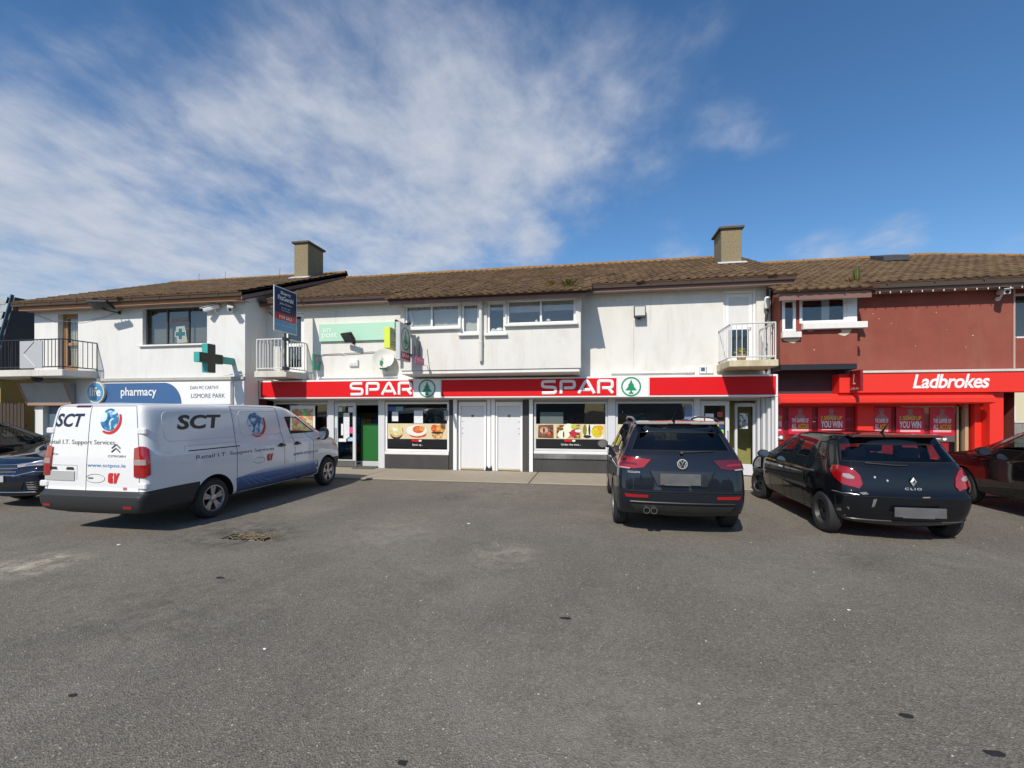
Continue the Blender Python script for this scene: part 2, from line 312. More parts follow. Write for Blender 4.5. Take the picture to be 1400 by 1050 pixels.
def litter():
    for i, (x, y, s, lab) in enumerate(((3.47,-10.0,.014,0),(.4,-9.9,.018,0),(-3.4,-7.9,.03,0),(6.9,-10.9,.022,0),(.9,-6.0,.03,0),(5.1,-8.4,.018,0),(-2.2,-11.0,.015,0))):
        m = MB(); n = 7; vs = [(x+s*random.uniform(.6,1.1)*math.cos(6.28*k/n), y+s*.7*random.uniform(.6,1.1)*math.sin(6.28*k/n)) for k in range(n)]
        m.prism(vs, 'z', .001, .009); tag(m.build('paper_scrap', PAPER, bevel=.003), 'small flattened white paper scrap lying on open asphalt', 'litter', 'white scraps on the asphalt')
    for i, (x, y, s) in enumerate(((1.87,-10.75,.032),(2.95,-10.9,.022),(2.6,-9.0,.045),(4.65,-9.9,.04),(4.9,-10.15,.05),(-.4,-10.6,.03),(3.6,-10.95,.018),(-1.1,-8.7,.05),(5.7,-10.6,.035))):
        m = MB(); n = 8; vs = [(x+s*random.uniform(.6,1.2)*math.cos(6.28*k/n), y+s*.6*random.uniform(.6,1.2)*math.sin(6.28*k/n)) for k in range(n)]
        m.prism(vs, 'z', .001, .006); tag(m.build('gum_spot', M('old_gum', (.018,.017,.017), .8)), 'dark flattened gum spot stuck to the asphalt', 'gum', 'gum spots on the asphalt')
litter()
def grit():
    g = random.Random(5); m = MB()
    for i in range(260):
        y = -12.3+9.5*g.random()**1.4; x = 2.8-.18*(y+12.9)+(y+13.6)*1.15*g.uniform(-1,1); s = g.uniform(.003,.009)*(1+.06*(y+12.3))
        if -2.35 < x < -1.5 and -7.5 < y < -7.0: continue
        a = g.random()*6.28; k = [(s*g.uniform(.6,1.2)*math.cos(a+6.28*q/5), s*g.uniform(.5,1.1)*math.sin(a+6.28*q/5)) for q in range(5)]
        h = s*g.uniform(.4,.8); m.add([(x+p[0],y+p[1],-.001) for p in k]+[(x+p[0]*.6,y+p[1]*.6,h) for p in k], [(5,6,7,8,9)]+[(q,(q+1)%5,5+(q+1)%5,5+q) for q in range(5)])
    o = m.build('loose_grit', M('grit_pale', (.40,.385,.34), .9, var=.5, scale=8), kind='stuff'); o['label'] = 'pale loose grit scattered over the asphalt'; o['category'] = 'grit'
grit()
# ---------------------------------------------------------------- building pieces
def wall_holes(m, u0, u1, z0, z1, y, holes, depth=.16):
    us = sorted({u0, u1, *[h[0] for h in holes], *[h[1] for h in holes]}); zs = sorted({z0, z1, *[h[2] for h in holes], *[h[3] for h in holes]})
    for a, b in zip(us, us[1:]):
        for c, d in zip(zs, zs[1:]):
            uc, zc = (a+b)/2, (c+d)/2
            if any(h[0] < uc < h[1] and h[2] < zc < h[3] for h in holes): continue
            m.add([(a,y,c),(b,y,c),(b,y,d),(a,y,d)], [(0,1,2,3)])
    for (a, b, c, d) in holes:
        p = [(a,c),(b,c),(b,d),(a,d)]
        for i in range(4):
            q, r = p[i], p[(i+1)%4]
            m.add([(q[0],y,q[1]),(r[0],y,r[1]),(r[0],y+depth,r[1]),(q[0],y+depth,q[1])], [(0,3,2,1)])
def window(par, u0, u1, z0, z1, y, n=1, fr=.055, mat=None, sill=True, weights=None, gl=None, sillx=.06, sd=.10, sh=.07, rec=.05):
    """framed window, front of frame at y+rec"""
    mat = mat or UPVC; m = MB(); a, b = y+rec, y+rec+.06
    m.box(u0,u1,a,b,z0,z0+fr); m.box(u0,u1,a,b,z1-fr,z1); m.box(u0,u0+fr,a,b,z0+fr,z1-fr); m.box(u1-fr,u1,a,b,z0+fr,z1-fr)
    ws = weights or [1]*n; tot = sum(ws); x = u0; edges = [u0+fr/2]
    for w in ws: x += (u1-u0)*w/tot; edges.append(x)
    edges[-1] = u1-fr/2
    for e in edges[1:-1]: m.box(e-fr*.5, e+fr*.5, a+.002, b-.002, z0+fr, z1-fr)
    w = m.build('window', mat, par, bevel=.006)
    for p, q in zip(edges, edges[1:]): box('pane', p+.02, q-.02, y+rec+.028, y+rec+.036, z0+fr-.01, z1-fr+.01, gl or GLASSW, w)
    if sill: box('sill', u0-sillx, u1+sillx, y-sd, y+rec+.005, z0-sh, z0-.002, SILL, w, bevel=.012)
    return w
def rail_balcony(par, u0, u1, yb, yf, z0, zs, zt, mat, slabm, sides=(1,1), step=.115, r=.011):
    """slab z0..zs, rail top zt"""
    b = MB().prism([(yb,z0),(yf,z0+.02),(yf,zs),(yb,zs)], 'x', u0, u1).build('balcony', slabm, par, bevel=.012)
    ra = MB(); i = .05; a, c, f = u0+i, u1-i, yf+i
    pts = []
    if sides[0]: pts.append((a,yb))
    pts += [(a,f),(c,f)]
    if sides[1]: pts.append((c,yb))
    for z in (zt, zs+.08):
        for p, q in zip(pts, pts[1:]): ra.box(min(p[0],q[0])-.018, max(p[0],q[0])+.018, min(p[1],q[1])-.018, max(p[1],q[1])+.018, z-.014, z+.014) if False else ra.tube([(p[0],p[1],z),(q[0],q[1],z)], .019, 6)
    for p in pts: ra.tube([(p[0],p[1],zs-.02),(p[0],p[1],zt)], .018, 6)
    ra.build('railing', mat, b)
    for p, q in zip(pts, pts[1:]):
        d = math.dist(p, q); n = max(2, int(d/step))
        for k in range(1, n):
            x = p[0]+(q[0]-p[0])*k/n; y = p[1]+(q[1]-p[1])*k/n
            MB().tube([(x,y,zs+.07),(x,y,zt-.01)], r, 5).build('baluster', mat, b)
    return b
# rolled concrete tile, one mesh shared by all
TW, TL = .225, .335
def tile_geo():
    prof = [(0,.0),(.05,.0),(.10,.003),(.135,.022),(.17,.031),(.205,.022),(.228,.003)]
    vs = []; fs = []
    for (t, dz) in ((0,.024),(TL*1.14,.0)):
        for (x, z) in prof: vs.append((x, t, z+dz))
    n = len(prof)
    for i in range(n-1): fs.append((i,i+1,n+i+1,n+i))
    for (x, z) in prof: vs.append((x, 0.0, z-.004))
    for i in range(n-1): fs.append((i,2*n+i,2*n+i+1,i+1))
    return vs, fs
def tile_material():
    m = bpy.data.materials.new('roof_tile'); m.use_nodes = True; t = m.node_tree; L = t.links.new; b = t.nodes['Principled BSDF']
    g = nn(t, 'ShaderNodeNewGeometry'); P = g.outputs['Position']
    def noise(sc, det, dist=0):
        n = nn(t, 'ShaderNodeTexNoise'); n.inputs['Scale'].default_value = sc; n.inputs['Detail'].default_value = det; n.inputs['Roughness'].default_value = .65; n.inputs['Distortion'].default_value = dist; L(P, n.inputs['Vector']); return n.outputs[0]
    r = nn(t, 'ShaderNodeValToRGB'); L(noise(2.1, 8), r.inputs[0]); e = r.color_ramp.elements
    e[0].position = .32; e[0].color = (.060,.036,.017,1); e[1].position = .72; e[1].color = (.195,.118,.052,1)
    mx = nn(t, 'ShaderNodeMixRGB', blend_type='MULTIPLY'); mx.inputs[0].default_value = .8
    v = nn(t, 'ShaderNodeTexVoronoi'); v.inputs['Scale'].default_value = 3.6; L(P, v.inputs['Vector']); sc = nn(t, 'ShaderNodeSeparateColor'); L(v.outputs['Color'], sc.inputs[0])
    rr = nn(t, 'ShaderNodeMapRange'); L(sc.outputs[0], rr.inputs['Value']); rr.inputs['To Min'].default_value = .82; rr.inputs['To Max'].default_value = 1.08
    L(r.outputs[0], mx.inputs[1]); L(rr.outputs[0], mx.inputs[2])
    li = nn(t, 'ShaderNodeMapRange'); L(noise(9, 9, .6), li.inputs['Value']); li.inputs['From Min'].default_value = .60; li.inputs['From Max'].default_value = .70; li.inputs['To Max'].default_value = .45
    m2 = nn(t, 'ShaderNodeMixRGB'); L(li.outputs[0], m2.inputs[0]); L(mx.outputs[0], m2.inputs[1]); m2.inputs[2].default_value = (.27,.20,.085,1)
    L(m2.outputs[0], b.inputs['Base Color']); b.inputs['Roughness'].default_value = .92
    bp = nn(t, 'ShaderNodeBump'); bp.inputs['Strength'].default_value = .5; bp.inputs['Distance'].default_value = .01; L(noise(60, 4), bp.inputs['Height']); L(bp.outputs[0], b.inputs['Normal'])
    return m
TILE = tile_material()
LICHEN = M('lichen_ridge', (.25,.135,.045), .95, var=.55, scale=9, bump=.6, bscale=50)
def tiled_roof(par, u0, u1, y0, z0, y1, z1, name='roof', bays=(), limit=300, ridge=True, back=True, verge=(0,0), skip=()):
    """main slope from eave (y0,z0) to ridge (y1,z1); bays: (ua,ub,yext) where the slope runs on below the eave"""
    sl = (z1-z0)/(y1-y0); ang = math.atan(sl); L_ = math.hypot(y1-y0, z1-z0); th = .10
    m = MB(); dz = -.035
    m.add([(u0,y0,z0+dz),(u1,y0,z0+dz),(u1,y1,z1+dz),(u0,y1,z1+dz),(u1,2*y1-y0,z0+dz),(u0,2*y1-y0,z0+dz),
           (u0,y0,z0+dz-th),(u1,y0,z0+dz-th),(u1,y1,z1+dz-th),(u0,y1,z1+dz-th),(u1,2*y1-y0,z0+dz-th),(u0,2*y1-y0,z0+dz-th)],
          [(0,1,2,3),(3,2,4,5),(6,9,8,7),(9,11,10,8),(0,6,7,1),(5,4,10,11),(0,3,9,6),(3,5,11,9),(1,7,8,2),(2,8,10,4)])
    for (ua, ub, ye) in bays:
        ze = z0-sl*(y0-ye)
        m.add([(ua,ye,ze+dz),(ub,ye,ze+dz),(ub,y0-.002,z0+dz),(ua,y0-.002,z0+dz),(ua,ye,ze+dz-.05),(ub,ye,ze+dz-.05),(ub,y0-.002,z0+dz-.05),(ua,y0-.002,z0+dz-.05)],[(0,1,2,3),(4,7,6,5),(0,4,5,1),(1,5,6,2),(2,6,7,3),(3,7,4,0)])
    roof = m.build(name, M('roof_felt', (.06,.045,.035), .95), par)
    tv, tf = tile_geo(); me = bpy.data.meshes.new('tile'); me.from_pydata(tv, [], tf); me.materials.append(TILE)
    for p in me.polygons: p.use_smooth = True
    me.set_sharp_from_angle(angle=R(50))
    rot = Matrix.Rotation(ang, 4, 'X'); rows = []
    jmin = 0
    for (ua, ub, ye) in bays: jmin = min(jmin, -int(round((y0-ye)/math.cos(ang)/TL)))
    nr = int(math.ceil(L_/TL))
    spots = []
    for j in range(jmin, nr):
        s = j*TL; y = y0+s*math.cos(ang)-.03; z = z0+s*math.sin(ang)-.02
        n = int((u1-u0)/TW)
        for i in range(n):
            x = u0+i*(u1-u0)/n
            if j < 0 and not any(ua-.02 <= x and x+TW <= ub+.05 for (ua, ub, ye) in bays): continue
            if any(a < x+TW/2 < b and c < y+.1 < d for (a, b, c, d) in skip): continue
            spots.append((x, y, z))
    cy = cam.location
    spots.sort(key=lambda p: (p[0]-cy.x)**2+(p[1]-cy.y)**2)
    spots = [p for p in spots if -17 < p[0] < 15]
    for (x, y, z) in spots[:limit]:
        o = bpy.data.objects.new('tile', me); COL.objects.link(o); o.parent = roof
        sl_ = random.uniform(.03,.07) if random.random() < .04 else 0; o.location = Vector((x, y-sl_, z-sl_*.4+random.uniform(-.006,.010)))-ORG[roof]; o.rotation_euler = (ang+random.uniform(-.02,.02), random.uniform(-.02,.02), random.uniform(-.015,.015)+sl_*.8)
    big = MB()
    for (x, y, z) in spots[limit:]:
        mt = Matrix.Translation((x, y, z+random.uniform(-.004,.006))) @ Matrix.Rotation(ang+random.uniform(-.015,.015), 4, 'X')
        big.add([mt @ Vector(v) for v in tv], tf)
    if big.v:
        o = big.build('tile_field', TILE, roof, smooth=True, fix=False, kind='stuff')
    if ridge:
        rm = MB(); prof = [(-.14,-.09),(-.10,-.02),(-.05,.035),(0,.05),(.05,.035),(.10,-.02),(.14,-.09)]
        n = int((u1-u0)/.42)
        rme = None
        for i in range(n):
            a = (u1-u0)/n
            if rme is None:
                vs = [(x, p[0], p[1]) for x in (0, a-.012) for p in prof]+[(x, p[0]*.86, p[1]-.02) for x in (0, a-.012) for p in prof]; k = len(prof)
                fs = [(q,q+1,k+q+1,k+q) for q in range(k-1)]+[(q,2*k+q,2*k+q+1,q+1) for q in range(k-1)]+[(k+q,k+q+1,3*k+q+1,3*k+q) for q in range(k-1)]
                rme = bpy.data.meshes.new('ridge_tile'); rme.from_pydata(vs, [], fs); rme.materials.append(LICHEN)
            o = bpy.data.objects.new('ridge_tile', rme); COL.objects.link(o); o.parent = roof
            o.location = Vector((u0+i*a, y1, z1+.02+random.uniform(-.006,.008)))-ORG[roof]; o.rotation_euler = (random.uniform(-.03,.03), random.uniform(-.01,.01), 0)
    return roof
def gutter(par, u0, u1, y, z, r=.050):
    m = MB(); n = 8; pts = []
    prof = [(y+r*math.cos(R(180+180*i/n)), z+r*math.sin(R(180+180*i/n))) for i in range(n+1)]
    prof = [(y-r-.008, z+.006)]+prof+[(y+r, z+.006)]
    inner = [(p[0]*1, p[1]+.010) for p in prof]
    k = len(prof)
    vs = [(u0,*p) for p in prof]+[(u1,*p) for p in prof]; m.add(vs, [(i,i+1,k+i+1,k+i) for i in range(k-1)]+[tuple(range(k)), tuple(range(2*k-1,k-1,-1))])
    g = m.build('gutter', SOFFIT, par, smooth=True)
    x = u0+.5
    while x < u1-.2:
        box('gutter_clip', x, x+.03, y-r-.012, y+r, z-r-.008, z-r+.004, SOFFIT, g); x += 1.0
    return g
def fascia(par, u0, u1, yf, yw, z0, z1, mat, soff=True):
    f = box('fascia_board', u0, u1, yf, yf+.025, z0, z1, mat, par, bevel=.004)
    if soff: box('soffit', u0+.002, u1-.002, yf+.027, yw, z0+.02, z0+.032, M('soffit_board', (.30,.24,.19), .7, var=.1), f)
    return f
def chimney(par, u0, u1, y0, y1, zb, zt, potmat):
    c = box('chimney', u0, u1, y0, y1, zb-.5, zt-.07, PEBBLE, par, bevel=.01)
    box('cap', u0-.07, u1+.07, y0-.07, y1+.07, zt-.075, zt-.0, M('cap_slab', (.10,.085,.07), .9, var=.3, scale=8, bump=.5), c, bevel=.012)
    um = (u0+u1)/2
    for yy in ((y0+y1)/2-.2, (y0+y1)/2+.2):
        MB().lathe([(.10,0),(.095,.04),(.085,.07),(.09,.10),(.075,.10),(.07,.02)], (um,yy,zt-.004), (0,0,1), 16).build('chimney_pot', potmat, c, smooth=True)
    m = MB(); f = M('lead_flashing', (.52,.53,.55), .6, var=.2, scale=6)
    m.box(u0-.10,u1+.10,y0-.14,y0-.003,zb-.10,zb-.02); m.box(u0-.10,u0-.003,y0,y1,zb-.1,zb+.0); m.box(u1+.003,u1+.10,y0,y1,zb-.1,zb+.0)
    fl = MB(); fl.prism([(y0-.16,zb-.045),(y0-.003,zb+.035),(y0-.003,zb+.055),(y0-.16,zb-.025)], 'x', u0-.12, u1+.12); fl.build('flashing', f, c)
    return c
# ---------------------------------------------------------------- the middle building: grocery shop with flats above
def chaikin(p, it=2):
    for _ in range(it):
        q = [p[0]]
        for a, b in zip(p, p[1:]): q += [tuple(.75*x+.25*y for x, y in zip(a, b)), tuple(.25*x+.75*y for x, y in zip(a, b))]
        p = q+[p[-1]]
    return p
def gable(m, u, ya, za, yr, zr, yb, zb, zlow): m.add([(u,ya,zlow),(u,yb,zlow),(u,yb,zb),(u,yr,zr),(u,ya,za)], [(0,1,2,3,4)])
def upvc_door(par, u0, u1, z0, z1, y, mat, split, lowglass=True, panel_up=None):
    m = MB(); f = .06
    m.box(u0,u0+f,y,y+.07,z0,z1); m.box(u1-f,u1,y,y+.07,z0,z1); m.box(u0+f,u1-f,y,y+.07,z1-f,z1); m.box(u0+f,u1-f,y,y+.07,z0,z0+.03)
    d = m.build('door', mat, par, bevel=.005)
    l = MB(); a, b, c, e = u0+f+.008, u1-f-.008, z0+.04, z1-f-.008; w = .09
    l.box(a,a+w,y+.015,y+.06,c,e); l.box(b-w,b,y+.015,y+.06,c,e); l.box(a+w,b-w,y+.015,y+.06,c,c+.16); l.box(a+w,b-w,y+.015,y+.06,e-w,e); l.box(a+w,b-w,y+.015,y+.06,split-.05,split+.05)
    l.build('door_leaf', mat, d, bevel=.005)
    box('pane', a+w-.01, b-w+.01, y+.03, y+.04, split+.04, e-w+.01, panel_up or GLASSW, d)
    box('pane', a+w-.01, b-w+.01, y+.03, y+.04, c+.15, split-.04, GLASSW if lowglass else mat, d)
    MB().tube([(b-.05,y+.015,split-.02),(b-.05,y-.035,split-.02),(b-.15,y-.035,split-.02)], .011, 6).build('handle', STEEL, d)
    return d
SP = thing('shop_building', 'long white rendered two-storey building with a bay over the red grocery sign', 'building', (0,2,0))
def spar_shell():
    m = MB(); u0, u1, yw = -7.29, 7.40, -.25
    doors = [(-6.75,-5.98,2.95,4.9),(6.25,7.06,3.0,4.95)]
    wall_holes(m, u0, u1, 2.12, 5.15, yw, doors)
    zr = lambda y: 5.2+.428*(y+.67)-.15
    gable(m, u1, yw, zr(yw), 4, zr(4), 8.2, zr(-.2), 0); gable(m, u0, yw, zr(yw), 4, zr(4), 8.2, zr(-.2), 0)
    m.add([(u0,8.2,0),(u1,8.2,0),(u1,8.2,5.2),(u0,8.2,5.2)], [(0,1,2,3)])
    m.add([(u0,yw,2.12),(u1,yw,2.12),(u1,0.5,2.12),(u0,.5,2.12)], [(0,1,2,3)])
    m.build('wall', WHITE, SP, fix=False)
    # interior of shop and flats
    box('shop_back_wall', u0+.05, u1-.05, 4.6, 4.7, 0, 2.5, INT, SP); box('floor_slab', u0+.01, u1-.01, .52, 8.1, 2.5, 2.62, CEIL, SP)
    box('shop_floor', u0+.05, u1-.05, .02, 4.6, .002, .02, M('lino', (.16,.15,.14), .5, var=.1), SP)
    box('room_back_wall', u0+.05, u1-.05, 2.6, 2.7, 2.62, 5.0, INT2, SP); box('room_ceiling', u0+.05, u1-.05, -.2, 2.6, 5.0, 5.03, INT2, SP)
    for (a, b) in ((-7.0,-4.5),(-2.9,-1.6),(1.4,2.6),(3.7,5.2)):
        sh = box('display_shelf', a, b, 2.4, 2.8, .02, 1.7, M('shelf_unit', (.12,.11,.10), .7), SP)
        for k in range(3):
            for q in range(int((b-a)/.22)):
                c = random.choice([(.5,.05,.03),(.55,.4,.05),(.05,.2,.5),(.5,.5,.48),(.05,.3,.1)]); nm = 'pack_%02d' % int(c[0]*60+c[1]*9+c[2]*3)
                box('pack', a+.02+q*.22, a+.2+q*.22, 2.28, 2.399, .25+k*.5, .25+k*.5+random.uniform(.2,.36), M(nm, c, .5), sh)
    # bay
    b = MB(); by = -1.15; ua, ub = -2.40, 2.55
    holes = [(-2.28,-.70,4.06,4.72),(-.66,-.15,3.87,4.72),(.06,.57,3.85,4.72),(.60,2.42,4.08,4.74)]
    wall_holes(b, ua, ub, 2.90, 4.86, by, holes, .12)
    for u in (ua, ub): b.add([(u,by,2.90),(u,yw,2.90),(u,yw,5.0),(u,by,4.86)], [(0,1,2,3)])
    b.add([(ua,by,2.90),(ub,by,2.90),(ub,yw,2.90),(ua,yw,2.90)], [(0,1,2,3)])
    bay = b.build('bay', WHITE, SP, fix=False)
    MB().prism([(by+.03,2.895),(by+.03,2.80),(yw+.1,2.735),(yw+.1,2.895)], 'x', ua+.03, ub-.03).build('bay_plinth', SILL, bay, bevel=.01)
    window(bay, *holes[0], by, 2, weights=[.95,1]); window(bay, *holes[1], by, 1, fr=.07); window(bay, *holes[2], by, 1, fr=.07); window(bay, *holes[3], by, 2)
    box('bay_room_back', ua+.02, ub-.02, 1.2, 1.25, 2.95, 4.8, INT2, bay); 
    for (a, c, z, d) in ((.66,1.50,4.42,0),(1.56,2.36,4.44,0),(.12,.5,4.50,0)): box('blind', a, c, by+.14, by+.15, z, 4.72, M('blind_cloth', (.55,.53,.49), .8), bay)
    for k in range(9):
        a = -2.2+k*.165; box('lace_trim', a, a+.11, by+.14, by+.145, 4.60, 4.68, PAPER, bay)
    MB().tube([(-2.2,by+.16,4.66),(-2.16,by+.15,4.5),(-2.1,by+.16,4.3),(-2.14,by+.15,4.1)], [.03,.06,.05,.03], 6).build('curtain', PAPER, bay, smooth=True)
    for (u, z, r) in ((1.38,4.15,.05),(1.52,4.14,.04),(1.7,4.17,.07),(.2,3.93,.1),(.38,3.95,.14)): MB().lathe([(r*.6,0),(r,.03),(r*.9,.08),(r*.4,.12)], (u,by+.2,z-.03), (0,0,1), 10).build('ornament', PAPER, bay, smooth=True)
    net = M('net_curtain', (.62,.57,.50), .9, var=.12, scale=6)
    for (a, c) in ((-2.24,-1.52),(-1.48,-.74),(-.62,-.20)): box('net_curtain', a, c, by+.17, by+.175, 3.9 if a > -1 else 4.08, 4.70, net, bay)
    # downpipe on the bay
    dp = MB(); dp.tube([(-.09,by-.08,4.86),(-.09,by-.08,3.2),(-.09,by-.06,3.12)], .052, 12); dp.build('downpipe', M('pipe_white', (.68,.67,.62), .5, var=.1, streak=.3), SP, smooth=True)
    for z in (4.5, 3.6): MB().lathe([(.06,0),(.06,.04)], (-.09,by-.08,z), (0,0,1), 12).build('pipe_clip', RAILW, SP)
    # roof and eaves
    roof = tiled_roof(SP, -7.2, 7.85, -.67, 5.2, 4.0, 7.2, bays=((-2.62,2.80,-1.5),), skip=((6.8,7.4,1.9,2.8),), limit=300)
    fascia(SP, -7.25, -2.66, -.60, -.25, 4.97, 5.15, BROWN); gutter(SP, -7.25, -2.66, -.64, 5.185)
    fascia(SP, 2.84, 7.80, -.60, -.25, 4.97, 5.15, BROWN); gutter(SP, 2.84, 7.86, -.64, 5.185)
    fascia(SP, -2.62, 2.70, -1.46, -1.15, 4.66, 4.81, BROWN, False); gutter(SP, -2.64, 2.80, -1.50, 4.845)
    MB().prism([(-1.41,4.72),(-1.15,4.72),(-1.15,4.74),(-1.41,4.74)], 'x', -2.6, 2.68).build('bay_soffit', M('soffit_board', (.30,.24,.19)), SP)
    for u in (-2.62, 2.79): MB().prism([(-1.45,4.74),(-.57,5.0),(-.57,5.10),(-1.45,4.80)], 'x', u-.012, u+.012).build('bay_verge', BROWN, SP)
    # right verge board
    MB().prism([(-.62,5.0),(4,6.98),(4,7.16),(-.62,5.16)], 'x', 7.80, 7.83).build('barge_board', BROWN, SP)
    chimney(SP, 6.80, 7.39, 2.0, 2.84, 6.36, 7.50, M('clay_pot', (.42,.16,.08), .8, var=.2))
    # upper doors and balconies
    upvc_door(SP, -6.75, -5.98, 2.95, 4.9, -.19, UPVC, 3.85)
    upvc_door(SP, 6.25, 7.06, 3.0, 4.95, -.19, UPVC, 3.98, panel_up=M('door_panel', (.66,.66,.64), .5))
    rail_balcony(SP, -6.88, -5.84, -.25, -1.28, 2.74, 2.94, 3.87, RAILW, SLAB)
    rail_balcony(SP, 6.08, 7.16, -.25, -1.40, 2.82, 3.00, 3.88, RAILW, M('stained_slab', (.58,.52,.36), .9, var=.2, scale=5, bump=.4, streak=.8, stain=(.26,.17,.06)))
    # trims, trunking, pipes on the upper wall
    box('cable_trunking', 3.35, 5.30, -.32, -.25, 2.80, 2.85, SILL, SP, bevel=.01)
    box('cable_trunking', -5.45, -2.9, -.33, -.25, 2.78, 2.83, SILL, SP, bevel=.01)
    for (a, b, z0, z1) in ((5.28,5.52,2.80,2.94),(5.64,5.80,2.78,2.96),(5.82,5.98,2.78,2.96)):
        mb = box('meter_box', a, b, -.35, -.25, z0, z1, SILL, SP, bevel=.008)
    box('meter_display', 5.67, 5.77, -.354, -.349, 2.83, 2.93, M('display_blue', (.05,.10,.22), .3), SP)
    MB().tube([(-5.5,-.28,3.46),(-5.3,-.28,3.52),(-4.7,-.29,3.53),(-4.65,-.3,3.50),(-4.6,-.29,3.53),(-3.7,-.29,3.56),(-3.4,-.28,3.55)], .012, 5).build('cable', M('cable_grey', (.18,.18,.18), .6), SP)
    MB().tube([(-7.2,-.28,4.9),(-6.9,-.3,4.7),(-6.75,-.3,4.9),(-6.7,-.3,5.0)], .012, 5).build('cable', BLACKM, SP)
    pp = MB().tube([(7.30,-.33,4.98),(7.30,-.33,4.35),(7.27,-.33,4.28),(7.27,-.33,2.8)], .03, 8).build('overflow_pipe', BLACKM, SP)
    MB().lathe([(.05,0),(.07,.03),(.07,.25),(.05,.30)], (7.28,-.36,4.42), (0,0,1), 12).build('bulkhead_lamp', UPVC, SP, smooth=True)
    MB().tube([(3.95,-.27,4.27),(3.95,-.27,2.85)], .007, 4).build('cable', SILL, SP)
spar_shell()
def shopfront():
    y = 0.0
    def riser(a, b, z): box('stall_riser', a, b, y-.06, y+.12, .03, z, DARKP, SP, bevel=.01)
    def pil(a, b, mat, y0=-.05, z1=2.12, y1=.12, z0=.03): return box('pilaster', a, b, y+y0, y+y1, z0, z1, mat, SP, bevel=.008)
    box('shop_header', -7.27, 7.18, y+.0, y+.10, 2.06, 2.125, GREYP, SP)
    # left window behind the van
    window(SP, -7.24, -5.31, .55, 2.05, y-.05, 2, mat=LGREY, gl=GLASSS, sd=.06, sillx=0); riser(-7.24, -5.31, .48)
    pil(-5.30, -5.10, LGREY)
    def glass_door(a, b, hinge):
        m = MB(); f = .10
        m.box(a,a+f,y-.01,y+.05,.04,2.05); m.box(b-f,b,y-.01,y+.05,.04,2.05); m.box(a+f,b-f,y-.01,y+.05,1.93,2.05); m.box(a+f,b-f,y-.01,y+.05,.04,.26)
        d = m.build('door', LGREY, SP, bevel=.006); box('pane', a+f-.01, b-f+.01, y+.015, y+.025, .25, 1.94, GLASSS, d)
        box('kick_plate', a+.01, b-.01, y-.018, y-.011, .05, .24, M('kick_grey', (.10,.10,.10), .5), d)
        hx = b-f/2 if hinge == 'l' else a+f/2
        MB().tube([(hx,y-.012,.85),(hx,y-.06,.85),(hx,y-.06,1.25),(hx,y-.012,1.25)], .012, 6).build('handle', STEEL, d)
        return d
    glass_door(-5.09, -4.38, 'r')
    # open doorway with a green sliding door behind
    pil(-3.61, -3.40, LGREY)
    box('green_door', -4.37, -3.62, y+.30, y+.34, .22, 1.38, M('green_paint', (.012,.13,.022), .45, var=.08), SP)
    box('door_opening_head', -4.37, -3.62, y+.02, y+.09, 1.96, 2.058, GREYP, SP)
    box('threshold', -4.37, -3.62, y+.28, y+.36, .03, .20, M('sill_pale', (.5,.52,.5), .5), SP)
    box('entry_mat', -4.33, -3.66, y-.35, y+.25, .031, .05, M('mat_grey', (.10,.10,.10), .95, bump=.5), SP)
    # first display window
    window(SP, -3.39, -1.36, .56, 2.05, y-.02, 1, fr=.06, mat=UPVC, gl=GLASSS, sd=.05, sillx=0, sh=.10, rec=.0); riser(-3.39, -1.36, .455)
    pil(-1.35, -1.215, DARKP); pil(-1.21, -1.10, UPVC, -.10, 2.12)
    # two flat entrance doors
    for (a, b) in ((-1.06,-.22),(.06,.86)):
        m = MB(); m.box(a,a+.06,y-.04,y+.06,.03,2.05); m.box(b-.06,b,y-.04,y+.06,.03,2.05); m.box(a+.06,b-.06,y-.04,y+.06,1.93,2.05)
        d = m.build('door', UPVC, SP, bevel=.006); w = M('door_white', (.66,.66,.67), .45, var=.04, streak=.12, stain=(.4,.4,.4))
        box('door_leaf', a+.062, b-.062, y+.0, y+.04, .045, 1.925, w, d, bevel=.004)
        box('number_plate', (a+b)/2-.035, (a+b)/2+.035, y-.006, y-.001, 1.60, 1.67, M('brass', (.30,.14,.05), .4, metal=.5), d)
        for z in (1.45, 1.25, 1.1): box('lock', b-.13 if a > 0 else a+.09, (b-.09) if a > 0 else a+.13, y-.008, y-.001, z, z+.04, GREYP, d)
        box('weather_bar', a+.065, b-.065, y-.02, y-.002, .05, .10, M('worn_bar', (.45,.40,.28), .8, var=.3, scale=20), d)
    pil(-.205, -.09, UPVC, -.02); pil(-.065, .045, UPVC, -.06)
    MB().prism([(-.24,.03),(-.03,.03),(-.05,.18),(-.12,.10),(-.20,.18)], 'y', -.10, -.07).build('boot_scraper', BLACKM, SP)
    pil(.875, 1.05, DARKP); pil(1.06, 1.17, UPVC, -.10); box('pilaster_base', .87, 1.055, -.08, -.052, .03, .22, DARKP, SP, bevel=.01)
    # second and third display windows
    for (a, b) in ((1.19,3.27),(3.49,5.56)):
        window(SP, a, b, .64, 2.05, y-.02, 1, fr=.06, mat=LGREY, gl=GLASSS, sd=.05, sillx=0, sh=.09, rec=0); riser(a, b, .40)
        box('sill_band', a, b, y-.10, y+.05, .405, .545, M('worn_sill', (.10,.10,.10), .7, var=.25, scale=9, streak=.5, stain=(.4,.4,.4)), SP, bevel=.02)
    pil(3.275, 3.485, LGREY, -.05); pil(5.565, 5.72, LGREY, -.05)
    glass_door(5.73, 6.47, 'l')
